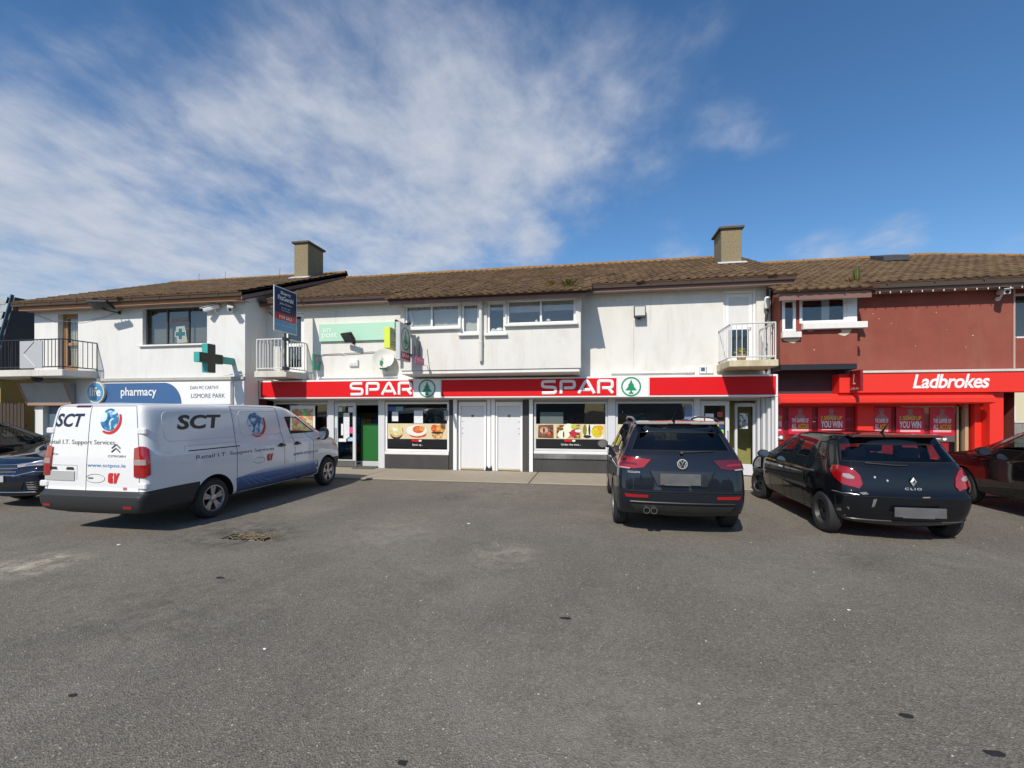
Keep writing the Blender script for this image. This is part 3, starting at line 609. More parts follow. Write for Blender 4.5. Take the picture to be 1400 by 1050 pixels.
    # open entrance leaf and porch, splayed boards at the right end
    m = MB(); m.box(0,.06,0,.05,.04,2.0); m.box(.42,.48,0,.05,.04,2.0); m.box(.06,.42,0,.05,1.9,2.0); m.box(.06,.42,0,.05,.04,.34)
    for i, v in enumerate(m.v): m.v[i] = (6.70+v[0]*.98-v[1]*.2, .30-v[0]*.35+v[1], v[2])
    d = m.build('door', LGREY, SP, bevel=.005)
    m = MB().box(.05,.43,.02,.03,.33,1.92)
    for i, v in enumerate(m.v): m.v[i] = (6.70+v[0]*.98-v[1]*.2, .30-v[0]*.35+v[1], v[2])
    m.build('pane', GLASSS, d)
    box('porch_wall', 6.60, 7.30, .9, .95, .03, 2.05, M('yellow_porch', (.55,.47,.16), .7, var=.1, scale=2), SP); box('porch_side', 6.50, 6.60, .5, .95, .03, .95, M('brown_cladding', (.20,.09,.03), .6, var=.2), SP)
    box('porch_side', 6.50, 6.60, .5, .95, .96, 2.05, M('yellow_porch', (.5,.4,.16)), SP)
    for i, (u, yy) in enumerate(((7.16,.02),(7.24,-.12),(7.31,-.26),(7.37,-.42))): box('splay_board', u, u+.065, yy-.06, yy+.12, .03, 2.12, LGREY, SP, bevel=.006)
    box('end_post', 7.39, 7.45, -.60, -.30, .03, 2.145, UPVC, SP, bevel=.006)
    MB().tube([(7.355,-.52,.05),(7.355,-.52,2.12)], .03, 8).build('corner_pipe', LGREY, SP, smooth=True)
shopfront()
def spar_sign():
    s = thing('fascia_sign', 'long red and white grocery fascia sign with two round green tree emblems', 'sign', (0,-.45,2.15))
    box('casing', -7.27, 7.45, -.60, -.252, 2.15, 2.71, WSIGN, s, bevel=.01)
    for (a, b) in ((-7.22,-2.26),(-1.40,3.48),(4.33,7.40)): box('red_panel', a, b, -.607, -.595, 2.195, 2.665, RED, s)
    for u in (-2.24, -1.42, 3.50, 4.31): box('panel_joint', u-.003, u+.003, -.6025, -.5975, 2.16, 2.70, GREYP, s)
    G = {'S': [[(1.08,.92),(.35,.92),(.12,.90),(.07,.72),(.12,.53),(.35,.52),(.85,.50),(1.06,.46),(1.09,.28),(1.06,.10),(.85,.08),(.05,.08)]],
         'P': [[(.10,.03),(.10,.70),(.10,.92),(.32,.92),(.9,.92),(1.08,.88),(1.11,.68),(1.08,.46),(.9,.44),(.32,.44)]],
         'A': [[(.02,.04),(.42,.72),(.55,.93),(.68,.93),(.80,.72),(1.18,.04)],[(.33,.30),(.90,.30)]],
         'R': [[(.10,.03),(.10,.70),(.10,.92),(.32,.92),(.9,.92),(1.08,.88),(1.11,.68),(1.08,.46),(.9,.42),(.36,.42)],[(.80,.42),(1.14,.05)]]}
    for u0 in (-4.22, 1.47):
        for k, ch in enumerate('SPAR'):
            m = MB(); ox = u0+k*.502
            for path in G[ch]:
                p = chaikin(path, 2) if len(path) > 2 else path
                m.tube([(ox+x*.36, 0, 2.245+z*.375) for x, z in p], .041, 10)
            m.v = [(v[0], -.612+v[1]*.35, v[2]) for v in m.v]
            m.build('letter', WSIGN, s, smooth=True, label=None)
        uc = u0+2.39
        em = MB(); n = 40; o = ell(uc,2.43,.258,.258,n); i_ = ell(uc,2.43,.220,.220,n)
        for k in range(n):
            q = (k+1)%n; a, b, c, d = o[k], o[q], i_[q], i_[k]
            em.add([(p[0],-.606,p[1]) for p in (a,b,c,d)]+[(p[0],-.598,p[1]) for p in (a,b,c,d)], [(0,1,2,3),(0,4,5,1),(2,6,7,3)])
        e = em.build('emblem_ring', SGREEN, s)
        t = [(0,.185),(.03,.10),(.075,.03),(.055,.025),(.12,-.065),(.135,-.085),(.02,-.085),(.02,-.12),(.06,-.15),(.045,-.17),(-.045,-.17),(-.06,-.15),(-.02,-.12),(-.02,-.085),(-.135,-.085),(-.12,-.065),(-.055,.025),(-.075,.03),(-.03,.10)]
        MB().prism([(uc+p[0]*1.1,2.425+p[1]*1.1) for p in t], 'y', -.607, -.599).build('emblem_tree', SGREEN, s)
spar_sign()
# prints in the shop windows
def photo_mat(name, cols, scale):
    m = bpy.data.materials.new(name); m.use_nodes = True; t = m.node_tree; L = t.links.new; b = t.nodes['Principled BSDF']; g = nn(t, 'ShaderNodeNewGeometry')
    n = nn(t, 'ShaderNodeTexNoise'); n.inputs['Scale'].default_value = scale; n.inputs['Detail'].default_value = 3; n.inputs['Distortion'].default_value = 1.2; L(g.outputs['Position'], n.inputs['Vector'])
    r = nn(t, 'ShaderNodeValToRGB'); L(n.outputs[0], r.inputs[0]); r.color_ramp.interpolation = 'EASE'
    e = r.color_ramp.elements; e[0].position = .3; e[0].color = (*cols[0],1); e[1].position = .7; e[1].color = (*cols[-1],1)
    for i, c in enumerate(cols[1:-1]): x = e.new(.3+.4*(i+1)/(len(cols)-1)); x.color = (*c,1)
    L(r.outputs[0], b.inputs['Base Color']); b.inputs['Roughness'].default_value = .3; return m
def food_poster(u0, u1, z0, z1, y, label, pics, text):
    p = thing('window_poster', label, 'poster', ((u0+u1)/2,y,z0))
    zb = z0+(z1-z0)*.37
    box('black_band', u0, u1, y-.004, y, z0, zb, BLACKV, p); box('cream_band', u0, u1, y-.0045, y, zb, z1, M('cream_print', (.66,.55,.36), .35, var=.15, scale=5), p)
    for (fx, fw, col, shapes) in pics:
        a = u0+(u1-u0)*fx; w = (u1-u0)*fw; H = z1-zb
        if col: MB().prism([(a,zb+.03),(a+w,zb+.015),(a+w*.98,z1-.02),(a+.01,z1-.03)], 'y', y-.007, y-.0046).build('picture', col, p)
        for i, (cx, cz, rx, rz, mt) in enumerate(shapes): MB().prism(ell(a+cx*w, zb+cz*H, rx*w, rz*H, 18), 'y', y-.0085-.0014*i, y-.0071-.0014*i).build('picture', mt, p)
    um = (u0+u1)/2; lg = z0+(zb-z0)*.72
    box('small_logo', um-.17, um+.06, y-.007, y-.0041, lg, lg+.055, RED, p); box('small_logo', um+.062, um+.14, y-.007, y-.0041, lg, lg+.055, WSIGN, p)
    lettering(text, p, WSIGN, (um+.02, y-.0072, z0+(zb-z0)*(.20 if len(text) < 14 else .28)), .34 if len(text) < 14 else .56, None, anchor='c')
BREAD = photo_mat('bread_photo', [(.30,.12,.04),(.62,.36,.14),(.75,.55,.30)], 9); TOM = photo_mat('tomato_photo', [(.40,.03,.01),(.60,.10,.03),(.70,.30,.08)], 16)
SALAD = photo_mat('salad_photo', [(.60,.50,.25),(.55,.55,.15),(.75,.70,.5),(.45,.15,.05)], 18); PLATE = M('plate_white', (.75,.73,.68), .4, var=.03)
WOODP = photo_mat('wood_photo', [(.06,.03,.02),(.16,.08,.05),(.25,.14,.09)], 12); FRUIT = photo_mat('fruit_photo', [(.45,.02,.05),(.06,.03,.02),(.55,.45,.1),(.5,.05,.05)], 10); FLOW = photo_mat('flower_photo', [(.20,.16,.01),(.62,.48,.01),(.72,.58,.04),(.35,.30,.02)], 20)
APPLE = M('apple_flesh', (.75,.75,.60), .4, var=.05); DKP = M('dark_print', (.03,.02,.02), .4); CORK = M('oil_bottle', (.22,.20,.02), .3, var=.3, scale=14); PINKBOX = photo_mat('gift_photo', [(.55,.25,.18),(.70,.42,.32)], 15)
food_poster(-3.31, -1.42, .66, 1.40, -.024, 'food photo poster with pasta bowl, plate and burgers reading Stock up', [(.02,.26,None,[(.5,.42,.44,.46,DKP),(.5,.5,.47,.40,BREAD),(.5,.56,.40,.34,SALAD),(.42,.60,.16,.12,APPLE)]), (.32,.35,None,[(.55,.30,.42,.22,TOM),(.5,.55,.50,.36,PLATE),(.58,.62,.28,.24,TOM),(.75,.68,.14,.16,photo_mat('orange_photo', [(.55,.15,.03),(.75,.35,.08)], 20))]), (.70,.28,None,[(.5,.30,.34,.30,BREAD),(.35,.70,.24,.24,TOM),(.68,.66,.26,.26,photo_mat('bun_photo', [(.45,.16,.03),(.75,.40,.10)], 12)),(.5,.42,.36,.07,DKP)])], 'Stock up...')
food_poster(1.25, 3.21, .73, 1.41, -.024, 'food photo poster with gift box, fruit and flowers reading Under the tree', [(.03,.23,WOODP,[(.38,.58,.26,.22,PINKBOX),(.38,.58,.06,.20,DKP),(.70,.35,.12,.14,TOM)]), (.30,.35,FRUIT,[(.30,.30,.25,.30,APPLE),(.5,.75,.22,.28,APPLE),(.30,.30,.03,.22,DKP),(.70,.38,.13,.26,M('berry', (.5,.02,.05), .35, var=.2)),(.72,.82,.12,.16,M('lime', (.42,.5,.05), .4)),(.9,.55,.14,.10,PLATE)]), (.68,.29,PLATE,[(.10,.6,.10,.38,CORK),(.32,.62,.05,.36,DKP),(.22,.18,.2,.10,DKP),(.70,.52,.28,.40,FLOW),(.85,.75,.14,.18,photo_mat('orange_flower', [(.6,.25,.02),(.75,.45,.05)], 20))])], 'Under the tree...')
food_poster(3.55, 5.50, .73, 1.41, -.024, 'food photo poster mostly hidden behind the parked dark SUV', [(.04,.25,None,[(.5,.55,.42,.38,BREAD),(.5,.6,.3,.25,TOM)]), (.36,.3,FRUIT,[]), (.70,.26,FLOW,[])], 'Good food...')
NOTE = photo_mat('printed_note', [(.70,.71,.72),(.74,.75,.76),(.45,.47,.5)], 45)
def notice(u, z, w, h, mat, label, y=-.022, grp='notices stuck on the shop glass'):
    o = tag(box('notice', u, u+w, y-.004, y, z, z+h, mat, None), label, 'notice', grp); return o
for (u, z, w, h, mt, lab) in ((-3.30,1.78,.25,.13,M('notice_blue', (.03,.07,.25), .4),'dark blue sticker in the top corner of the Stock up window'),(-3.045,1.78,.24,.13,M('notice_teal', (.12,.28,.26), .4),'teal sticker in the top corner of the Stock up window'),
    (-3.17,1.47,.20,.29,NOTE,'printed white notice in the Stock up window above the pasta bowl'),(-2.46,1.41,.28,.38,NOTE,'larger white notice in the middle of the Stock up window'),
    (-1.52,1.50,.13,.30,M('notice_grey', (.22,.23,.24), .5),'narrow grey notice at the right of the Stock up window'),
    (5.32,1.55,.20,.38,M('notice_bluegrey', (.14,.20,.33), .4, var=.4, scale=20),'blue printed notice at the edge of the window beside the entrance'),(5.30,1.42,.24,.14,NOTE,'white notice under the blue one beside the entrance'),
    (1.37,1.41,.66,.34,M('grey_board', (.10,.13,.125), .5, var=.15),'dull green-grey board above the gift box picture')): notice(u, z, w, h, mt, lab)
for (u, z, w, h, mt, lab) in ((-4.98,1.76,.14,.14,M('notice_mint', (.5,.68,.62), .5),'mint green sticker at the top of the left shop door'),(-4.64,1.74,.16,.16,NOTE,'small white notice at the top of the left shop door'),
    (-4.80,.92,.20,.80,NOTE,'long white notice on the left shop door'),(-4.88,1.02,.07,.36,PAPER,'narrow white notice beside the long one on the left shop door'),(-4.59,1.08,.10,.20,M('notice_pink', (.62,.06,.25), .5),'pink card on the left shop door'),(-4.97,.82,.26,.10,PAPER,'white strip below the notices on the left shop door'),(-4.66,.84,.18,.12,M('notice_sky', (.35,.55,.68), .5),'pale blue card on the left shop door'),
    (5.86,1.43,.22,.28,NOTE,'printed white notice on the right shop door'),(6.17,1.62,.14,.14,M('notice_redround', (.45,.05,.04), .5, var=.5, scale=25),'red and white sticker on the right shop door'),(6.09,1.36,.12,.15,M('notice_yellow', (.72,.55,.02), .5),'yellow square card on the right shop door'),(6.22,1.42,.12,.08,M('notice_brown', (.35,.22,.16), .5),'brown sticker on the right shop door'),(6.21,1.30,.12,.10,M('notice_navy', (.03,.05,.2), .5),'navy sticker on the right shop door'),(6.15,1.08,.18,.20,M('notice_lime', (.25,.70,.08), .5),'lime green card on the right shop door'),(5.86,1.22,.2,.14,PAPER,'blank white sheet on the right shop door')):
    notice(u, z, w, h, mt, lab, y=.012)
# posters behind the van, left window
pz = thing('window_poster', 'bright green and red promotional poster in the window behind the van', 'poster', (-6.2,-.03,.9))
box('sheet', -6.62, -5.75, -.034, -.03, .75, 1.95, PAPER, pz); box('print', -6.55, -5.82, -.038, -.0345, .95, 1.85, photo_mat('promo_photo', [(.05,.35,.12),(.45,.6,.3),(.6,.1,.05),(.3,.55,.35)], 5), pz)
nt = tag(box('notice', 6.80, 7.0, .22, .225, 1.30, 1.72, photo_mat('arch_photo', [(.02,.02,.04),(.7,.7,.7)], 9)), 'framed dark photograph print on the open entrance leaf', 'notice'); nt.rotation_euler = (0, 0, -.34)
# ---------------------------------------------------------------- left building: pharmacy with surgery above
PH = thing('pharmacy_building', 'white rendered two-storey pharmacy building with a brown tiled gable roof', 'building', (-11,2,0))
def pharmacy():
    u0, u1, yw = -15.09, -7.29, -1.15; m = MB()
    hd = (-14.15,-13.35,3.05,4.93); hw = (-10.90,-8.59,3.82,4.96); ls = (-12.3,-8.2,.7,1.98); ld = (-14.75,-13.75,.03,1.95)
    wall_holes(m, u0, u1, 0, 5.15, yw, [hd, hw, ls, ld], .22)
    zr = lambda y: 5.22+.393*(y+1.6)-.15
    for u in (u0, u1): gable(m, u, yw, zr(yw), 4, zr(4), 9, zr(-1.0), 0)
    m.add([(u0,9,0),(u1,9,0),(u1,9,5.3),(u0,9,5.3)], [(0,1,2,3)])
    m.build('wall', WHITE2, PH, fix=False)
    box('room_back_wall', u0+.05, u1-.05, 2.2, 2.3, 2.7, 5.05, M('surgery_wall', (.30,.26,.22), .85), PH); box('floor_slab', u0+.01, u1-.01, -1.1, 8.9, 2.6, 2.7, CEIL, PH); box('room_ceiling', u0+.05, u1-.05, -1.1, 2.2, 5.06, 5.09, INT2, PH)
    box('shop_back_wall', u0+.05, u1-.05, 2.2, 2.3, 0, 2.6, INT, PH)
    dk = M('bronze_frame', (.045,.035,.03), .4)
    w = window(PH, *hw, yw, 3, fr=.05, mat=dk, rec=.12, sd=.08, sillx=.10, sh=.06)
    box('surgery_blind', -10.84, -8.65, yw+.30, yw+.305, 3.85, 4.92, M('grey_blind', (.17,.155,.14), .9, var=.2, scale=2), PH)
    lettering('SURGERY', PH, M('orange_letters', (.55,.20,.09), .5), (-10.05, yw+.135, 4.52), .62, .13, bold=0)
    # poster with green cross behind the middle pane
    ps = thing('window_poster', 'cream poster with a green cross in the surgery window', 'poster', (-9.75,yw+.2,3.9))
    MB().prism([(-9.90,4.40),(-9.58,4.42),(-9.48,3.9),(-9.86,3.88)], 'y', yw+.20, yw+.204).build('sheet', M('cream_paper', (.6,.52,.38), .7), ps)
    def cross(cx, cz, a, b): return [(cx-b,cz-a),(cx+b,cz-a),(cx+b,cz-b),(cx+a,cz-b),(cx+a,cz+b),(cx+b,cz+b),(cx+b,cz+a),(cx-b,cz+a),(cx-b,cz+b),(cx-a,cz+b),(cx-a,cz-b),(cx-b,cz-b)]
    MB().prism(cross(-9.73,4.17,.20,.085), 'y', yw+.192, yw+.198).build('cross_edge', PAPER, ps); MB().prism(cross(-9.73,4.17,.17,.06), 'y', yw+.186, yw+.1915).build('cross', M('cross_green', (.01,.12,.07), .5), ps)
    d = upvc_door(PH, *hd[:2], hd[2], hd[3], yw+.15, M('door_timber', (.30,.17,.09), .55, var=.2), 3.95)
    for k in range(5): box('curtain', -14.0+k*.10, -13.93+k*.10, yw+.26, yw+.29, 3.1, 4.85, M('curtain_cream', (.55,.48,.36), .9), PH)
    # ground floor
    window(PH, *ls, yw, 3, mat=LGREY, gl=GLASSS, sill=True); box('door_leaf', -14.70, -13.80, yw+.15, yw+.2, .05, 1.93, M('blue_grey_door', (.09,.14,.19), .5), PH)
    for z in (.5, .8, 1.1, 1.4): box('letter_slot', -14.2, -13.9, yw+.135, yw+.149, z, z+.12, STEEL, PH)
    # sill course between the floors
    box('ledge', -12.6, -7.26, yw-.10, yw, 2.70, 2.80, M('ledge_concrete', (.42,.41,.38), .9, var=.2, scale=7, bump=.5, streak=.5), PH, bevel=.015)
    box('corner_pilaster', -7.62, -7.285, yw-.05, yw, .03, 2.69, SILL, PH, bevel=.008)
    for u in (-7.9,-7.5): MB().tube([(u,yw-.12,2.83),(u+.3,yw-.12,2.86)], .012, 5).build('conduit', RAILW, PH)
    box('gap_panel', -7.285, -7.275, -.60, -.25, .03, 2.70, M('maroon_panel', (.06,.012,.012), .6), PH)
    # balcony
    b = rail_balcony(PH, -15.9, -12.56, yw, -2.14, 2.80, 3.02, 3.92, BLACKM, M('white_slab', (.62,.60,.55), .9, var=.12, scale=4, bump=.4, streak=.5, stain=(.30,.27,.2)), step=.13, r=.010)
    box('screen_panel', -14.15, -13.30, -2.135, -2.11, 3.06, 3.88, M('screen_grey', (.42,.43,.44), .5, var=.04), b, bevel=.004)
    for (a, c, z0, z1) in ((-13.6,-14.0,3.85,3.5),(-14.0,-13.55,3.5,3.1)): MB().tube([(a,-2.14,z0),(c,-2.14,z1)], .012, 4).build('screen_brace', M('screen_brace', (.55,.56,.57), .5), b)
    MB().lathe([(.13,0),(.14,-.05),(.10,-.12),(.03,-.14)], (-14.0,-1.8,2.81), (0,0,1), 16).build('bulkhead_lamp', BLACKM, PH, smooth=True)
    # blank sign box under the balcony
    bs = thing('blank_sign', 'blank grey sign panel in a worn timber frame under the black balcony', 'sign', (-14.3,yw-.3,1.98))
    gm = M('blank_panel', (.33,.33,.33), .7, var=.12, scale=3, streak=.5, stain=(.16,.15,.14)); wd = M('worn_timber', (.36,.20,.13), .7, var=.25, scale=6)
    m = MB(); m.prism([(yw-.02,2.66),(yw-.02,2.02),(yw-.14,2.02),(yw-.36,2.66)], 'x', -15.15, -13.42); m.build('panel', gm, bs)
    m = MB(); m.prism([(yw-.02,2.02),(yw-.15,2.02),(yw-.15,1.96),(yw-.02,1.96)], 'x', -15.18, -13.38); 
    for u in (-15.185, -13.415): m.prism([(yw-.13,2.02),(yw-.165,2.02),(yw-.40,2.70),(yw-.36,2.70)], 'x', u, u+.03)
    m.build('frame', wd, bs)
    # roof
    tiled_roof(PH, -15.35, -7.02, -1.6, 5.22, 4.0, 7.42, limit=300, skip=((-7.98,-7.37,1.95,2.95),))
    fascia(PH, -15.2, -7.12, -1.50, yw, 4.97, 5.14, OCHRE); gutter(PH, -15.3, -7.1, -1.58, 5.205)
    for u in (-15.33, -7.05): MB().prism([(-1.58,4.98),(4,7.18),(4,7.38),(-1.58,5.18)], 'x', u, u+.03).build('barge_board', BROWN, PH)
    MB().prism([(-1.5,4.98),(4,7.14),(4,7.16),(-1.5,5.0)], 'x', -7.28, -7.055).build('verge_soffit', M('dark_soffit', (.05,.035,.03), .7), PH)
    fl = M('lead_flashing', (.52,.53,.55), .6)
    chimney(PH, -7.95, -7.39, 2.0, 2.96, 6.66, 8.0, M('clay_pot_yellow', (.5,.36,.16), .8, var=.2))
    MB().tube([(-15.1,yw-.03,4.95),(-14.3,yw-.04,4.68),(-13.2,yw-.04,4.62),(-12.2,yw-.04,4.75),(-11.6,yw-.03,4.95)], .008, 4).build('cable', M('cable_grey', (.18,.18,.18), .6), PH)
    for u in (-13.9,-12.6,-10.0,-8.6): MB().tube([(u,3.9,7.42),(u+.02,3.9,7.72)], .008, 4).build('roof_spike', BLACKM, PH)
    # pharmacy sign
    s = thing('fascia_sign', 'white and blue pharmacy fascia sign with round logo above the van', 'sign', (-10.1,yw-.1,1.98)); y = yw-.12
    box('panel', -12.70, -7.68, y, yw-.002, 1.98, 2.66, WSIGN, s, bevel=.008)
    n = 14; arc = [(-9.98+.62*math.sin(R(90*i/n)), 1.99+.65*math.cos(R(90*i/n))) for i in range(n+1)]
    MB().prism([(-12.3,2.64)]+arc+[(-12.3,1.99)], 'y', y-.006, y-.001).build('blue_panel', PBLUE, s)
    lettering('pharmacy', s, WSIGN, (-11.55, y-.009, 2.17), 1.30, .34, bold=.012)
    lettering('DAN MC CARTHY', s, NAVY, (-9.05, y-.004, 2.43), .98, .10, bold=0)
    lettering('LISMORE PARK', s, NAVY, (-9.02, y-.004, 2.17), 1.16, .13, bold=0)
    r = thing('round_sign', 'round blue logo disc beside the pharmacy lettering', 'sign', (-12.45,y-.1,2.1))
    def disc(rad, ya, yb, mt, nm): return MB().lathe([(rad,0),(rad,yb-ya)], (-12.42,ya,2.36), (0,1,0), 36).build(nm, mt, r)
    disc(.34, y-.08, y-.008, M('disc_cream', (.66,.63,.52), .4), 'rim'); disc(.30, y-.086, y-.0805, photo_mat('life_blue', [(.02,.11,.30),(.06,.26,.48),(.25,.5,.65)], 1.6), 'face'); lettering('life', r, WSIGN, (-12.62, y-.09, 2.24), .42, .28, bold=.02)
pharmacy()
def pharmacy_cross():
    c = thing('pharmacy_cross', 'dark pharmacy cross with teal edges projecting from the white wall', 'sign', (-7.66,-2,2.85))
    cy, cz, a, b = -2.02, 3.25, .40, .135
    P = [(cy-b,cz-a),(cy+b,cz-a),(cy+b,cz-b),(cy+a,cz-b),(cy+a,cz+b),(cy+b,cz+b),(cy+b,cz+a),(cy-b,cz+a),(cy-b,cz+b),(cy-a,cz+b),(cy-a,cz-b),(cy-b,cz-b)]
    teal = M('teal_case', (.04,.34,.30), .4, var=.05)
    MB().prism(P, 'x', -7.78, -7.60).build('casing', teal, c, bevel=.006)
    Q = [(cy+(p[0]-cy)*.96, cz+(p[1]-cz)*.96) for p in P]
    for u in (-7.60, -7.785): MB().prism(Q, 'x', u+.001, u+.006).build('led_face', M('led_black', (.006,.007,.007), .25, spec=.6), c)
    MB().box(-7.74,-7.64,cy+a,-1.16,cz-.10,cz+.10).build('bracket', teal, c, bevel=.006)
pharmacy_cross()
# ---------------------------------------------------------------- right building: betting shop
LB = thing('betting_shop_building', 'red-brown rendered two-storey building over the bright red betting shop', 'building', (10.5,2,0))
def betting():
    yw = -.25; u0, u1 = 7.43, 12.77; m = MB()
    wall_holes(m, 9.15, u1, 2.66, 4.86, yw, [])
    wall_holes(m, u0, 9.15, 2.66, 4.86, yw, [(7.5,9.1,3.0,4.5)], .05)
    m.add([(u1,yw,0),(u1,8.2,0),(u1,8.2,4.9),(u1,yw,4.86)], [(0,1,2,3)]); m.add([(u0,8.2,0),(u1,8.2,0),(u1,8.2,4.9),(u0,8.2,4.9)], [(0,1,2,3)]); m.add([(u0,.6,0),(u0,8.2,0),(u0,8.2,4.9),(u0,.6,4.9)], [(0,1,2,3)])
    m.build('wall', REDWALL, LB, fix=False)
    box('corner_strip', 12.74, 12.78, yw-.012, yw-.002, 2.80, 4.72, M('pale_strip', (.42,.30,.26), .8), LB)
    # bay
    by = -.78; b = MB(); h1 = (7.47,7.78,3.74,4.54); h2 = (7.86,8.90,3.93,4.56)
    wall_holes(b, u0, 9.14, 2.93, 4.66, by, [h1, h2], .10)
    for u in (u0, 9.14): b.add([(u,by,2.93),(u,yw,2.93),(u,yw,4.8),(u,by,4.66)], [(0,1,2,3)])
    b.add([(u0,by,2.93),(9.14,by,2.93),(9.14,yw,2.93),(u0,yw,2.93)], [(0,1,2,3)])
    bay = b.build('bay', REDWALL, LB, fix=False)
    window(bay, *h1, by, 1, fr=.065, sill=False, rec=-.02); window(bay, *h2, by, 1, fr=.065, sill=False, rec=-.02)
    box('frame_panel', 8.90, 9.12, by-.03, by-.002, 3.94, 4.62, UPVC, bay, bevel=.005)
    box('window_head', 7.44, 9.10, by-.026, by-.002, 4.565, 4.64, UPVC, bay)
    box('sill', 7.44, 7.87, by-.12, by-.001, 3.58, 3.72, SILL, bay, bevel=.01); box('sill', 7.90, 9.30, by-.13, by-.001, 3.77, 3.925, SILL, bay, bevel=.01)
    box('bay_room_back', u0+.02, 9.12, .9, .95, 2.95, 4.7, INT2, bay); box('curtain', 8.45, 8.62, by+.2, by+.23, 3.95, 4.55, PAPER, bay)
    cream = M('bare_plaster', (.60,.53,.42), .9, var=.1, bump=.4)
    for P in ([(7.46,3.575),(7.88,3.575),(7.86,3.53),(7.80,3.50),(7.74,3.45),(7.66,3.47),(7.60,3.50),(7.53,3.52)], [(8.78,3.765),(9.02,3.765),(8.97,3.66),(8.86,3.60),(8.76,3.63),(8.72,3.66),(8.80,3.70)], [(8.02,3.76),(8.20,3.76),(8.17,3.745),(8.08,3.735)]):
        MB().prism(P, 'y', by-.004, by-.001).build('plaster_patch', cream, bay)
    spot = random.Random(3)
    for _ in range(12):
        u = spot.uniform(7.5,12.6); z = spot.uniform(3.0,4.3); y = by if u < 9.1 else yw; s = spot.uniform(.006,.015)
        if u < 9.3 and z > 3.5: continue
        MB().prism(ell(u,z,s,s*spot.uniform(.6,1.3),7), 'y', y-.003, y-.001).build('paint_chip', cream, LB)
    box('black_fascia', u0, 9.12, by-.03, yw, 2.79, 2.925, M('black_board', (.015,.017,.022), .45), LB, bevel=.008)
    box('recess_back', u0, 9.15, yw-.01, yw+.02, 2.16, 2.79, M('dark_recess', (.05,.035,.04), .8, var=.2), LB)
    # return wall with tall window beyond the corner
    q = MB(); wall_holes(q, 12.78, 15.0, 2.66, 4.86, .45, [(13.05,14.4,3.62,4.75)], .1); q.build('return_wall', REDWALL, LB, fix=False)
    window(LB, 13.05, 14.4, 3.62, 4.75, .45, 2, sill=False); box('return_room_back', 12.8, 15, 1.6, 1.65, 2.7, 4.8, INT2, LB)
    # roof, hipped at the far end
    roof = tiled_roof_hip()
    fascia(LB, 9.32, 13.6, -.60, yw, 4.68, 4.86, BROWN); gutter(LB, 9.32, 14.6, -.64, 4.895)
    fascia(LB, 7.25, 9.22, -1.20, by, 4.42, 4.58, BROWN, False); gutter(LB, 7.12, 9.32, -1.25, 4.645)
    box('bay_soffit', 7.26, 9.2, -1.135, by-.03, 4.60, 4.62, M('soffit_board', (.3,.24,.19)), LB)
    MB().prism([(-1.2,4.50),(-.57,4.74),(-.57,4.84),(-1.2,4.58)], 'x', 9.30, 9.325).build('bay_verge', BROWN, LB)
    # string of small bulbs under the eaves
    fl = thing('string_lights', 'string of small pale bulbs hung under the eave of the red-brown wall', 'lights', (11,-.6,4.6))
    MB().tube([(8.3,-1.18,4.40),(9.3,-1.0,4.50),(9.4,-.59,4.68),(13.5,-.59,4.69)], .005, 4).build('cable', BLACKM, fl)
    bm_ = M('bulb_white', (.75,.75,.72), .3)
    for k in range(18): MB().lathe([(.006,0),(.012,-.02),(.008,-.04),(.003,-.05)], (9.5+k*.225,-.595,4.68), (0,0,1), 8).build('bulb', bm_, fl, smooth=True)
    # red shopfront
    s = thing('fascia_sign', 'bright red betting shop fascia sign with white italic lettering', 'sign', (11,-.4,2.2))
    box('panel', 8.84, 14.4, -.60, -.252, 2.225, 2.70, LRED, s, bevel=.01)
    lettering('Ladbrokes', s, WSIGN, (10.42, -.606, 2.325), 1.58, .335, bold=.022, shear=.22, space=.93)
    box('ledge', 9.15, 14.4, -.63, yw-.001, 2.705, 2.765, M('ledge_white', (.62,.58,.54), .8, var=.15, scale=8, streak=.4, stain=(.3,.2,.17)), LB, bevel=.008)
    MB().prism([(-.02,2.16),(-.66,2.16),(-.74,2.10),(-.74,1.985),(-.64,1.955),(-.02,1.955)], 'x', 7.46, 12.02).build('canopy', LRED, LB, bevel=.006)
    MB().prism([(-.02,2.215),(-.50,2.215),(-.50,2.165),(-.02,2.165)], 'x', 7.46, 12.36).build('canopy_board', LRED, LB)
    for (a, b_, ya) in ((9.50,9.86,-.10),(11.98,12.12,-.22),(12.12,12.40,-.45)): box('pilaster', a, b_, ya, .06, .03, 1.954 if a < 12 else 2.16, LRED, LB, bevel=.008)
    box('timber_post', 11.86, 11.93, -.10, .05, .03, 1.95, M('pale_timber', (.45,.33,.20), .6, var=.2, scale=5), LB); box('timber_post', 11.22+.52, 11.22+.56, -.02, .05, .03, 1.95, M('pale_timber', (.45,.33,.20)), LB)
    box('stall_riser', 7.46, 11.85, -.03, .06, .03, .60, LRED, LB); box('glazing_rail', 7.46, 11.85, -.02, .05, 1.90, 1.953, LRED, LB)
    for (a, b_) in ((7.46,9.50),(9.86,11.74),(11.78,11.86)): box('pane', a+.003, b_-.003, .0, .008, .601, 1.90, GLASSS, LB)
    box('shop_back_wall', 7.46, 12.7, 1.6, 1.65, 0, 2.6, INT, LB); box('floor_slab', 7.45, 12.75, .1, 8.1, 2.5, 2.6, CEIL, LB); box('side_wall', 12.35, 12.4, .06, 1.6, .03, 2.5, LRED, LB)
    box('backing_board', 7.47, 9.49, .03, .04, .601, 1.90, M('deep_red_print', (.62,.014,.020), .5, var=.15, scale=1.5), LB); box('backing_board', 9.87, 11.60, .03, .04, .601, 1.90, M('deep_red_print', (.3,.01,.018)), LB)
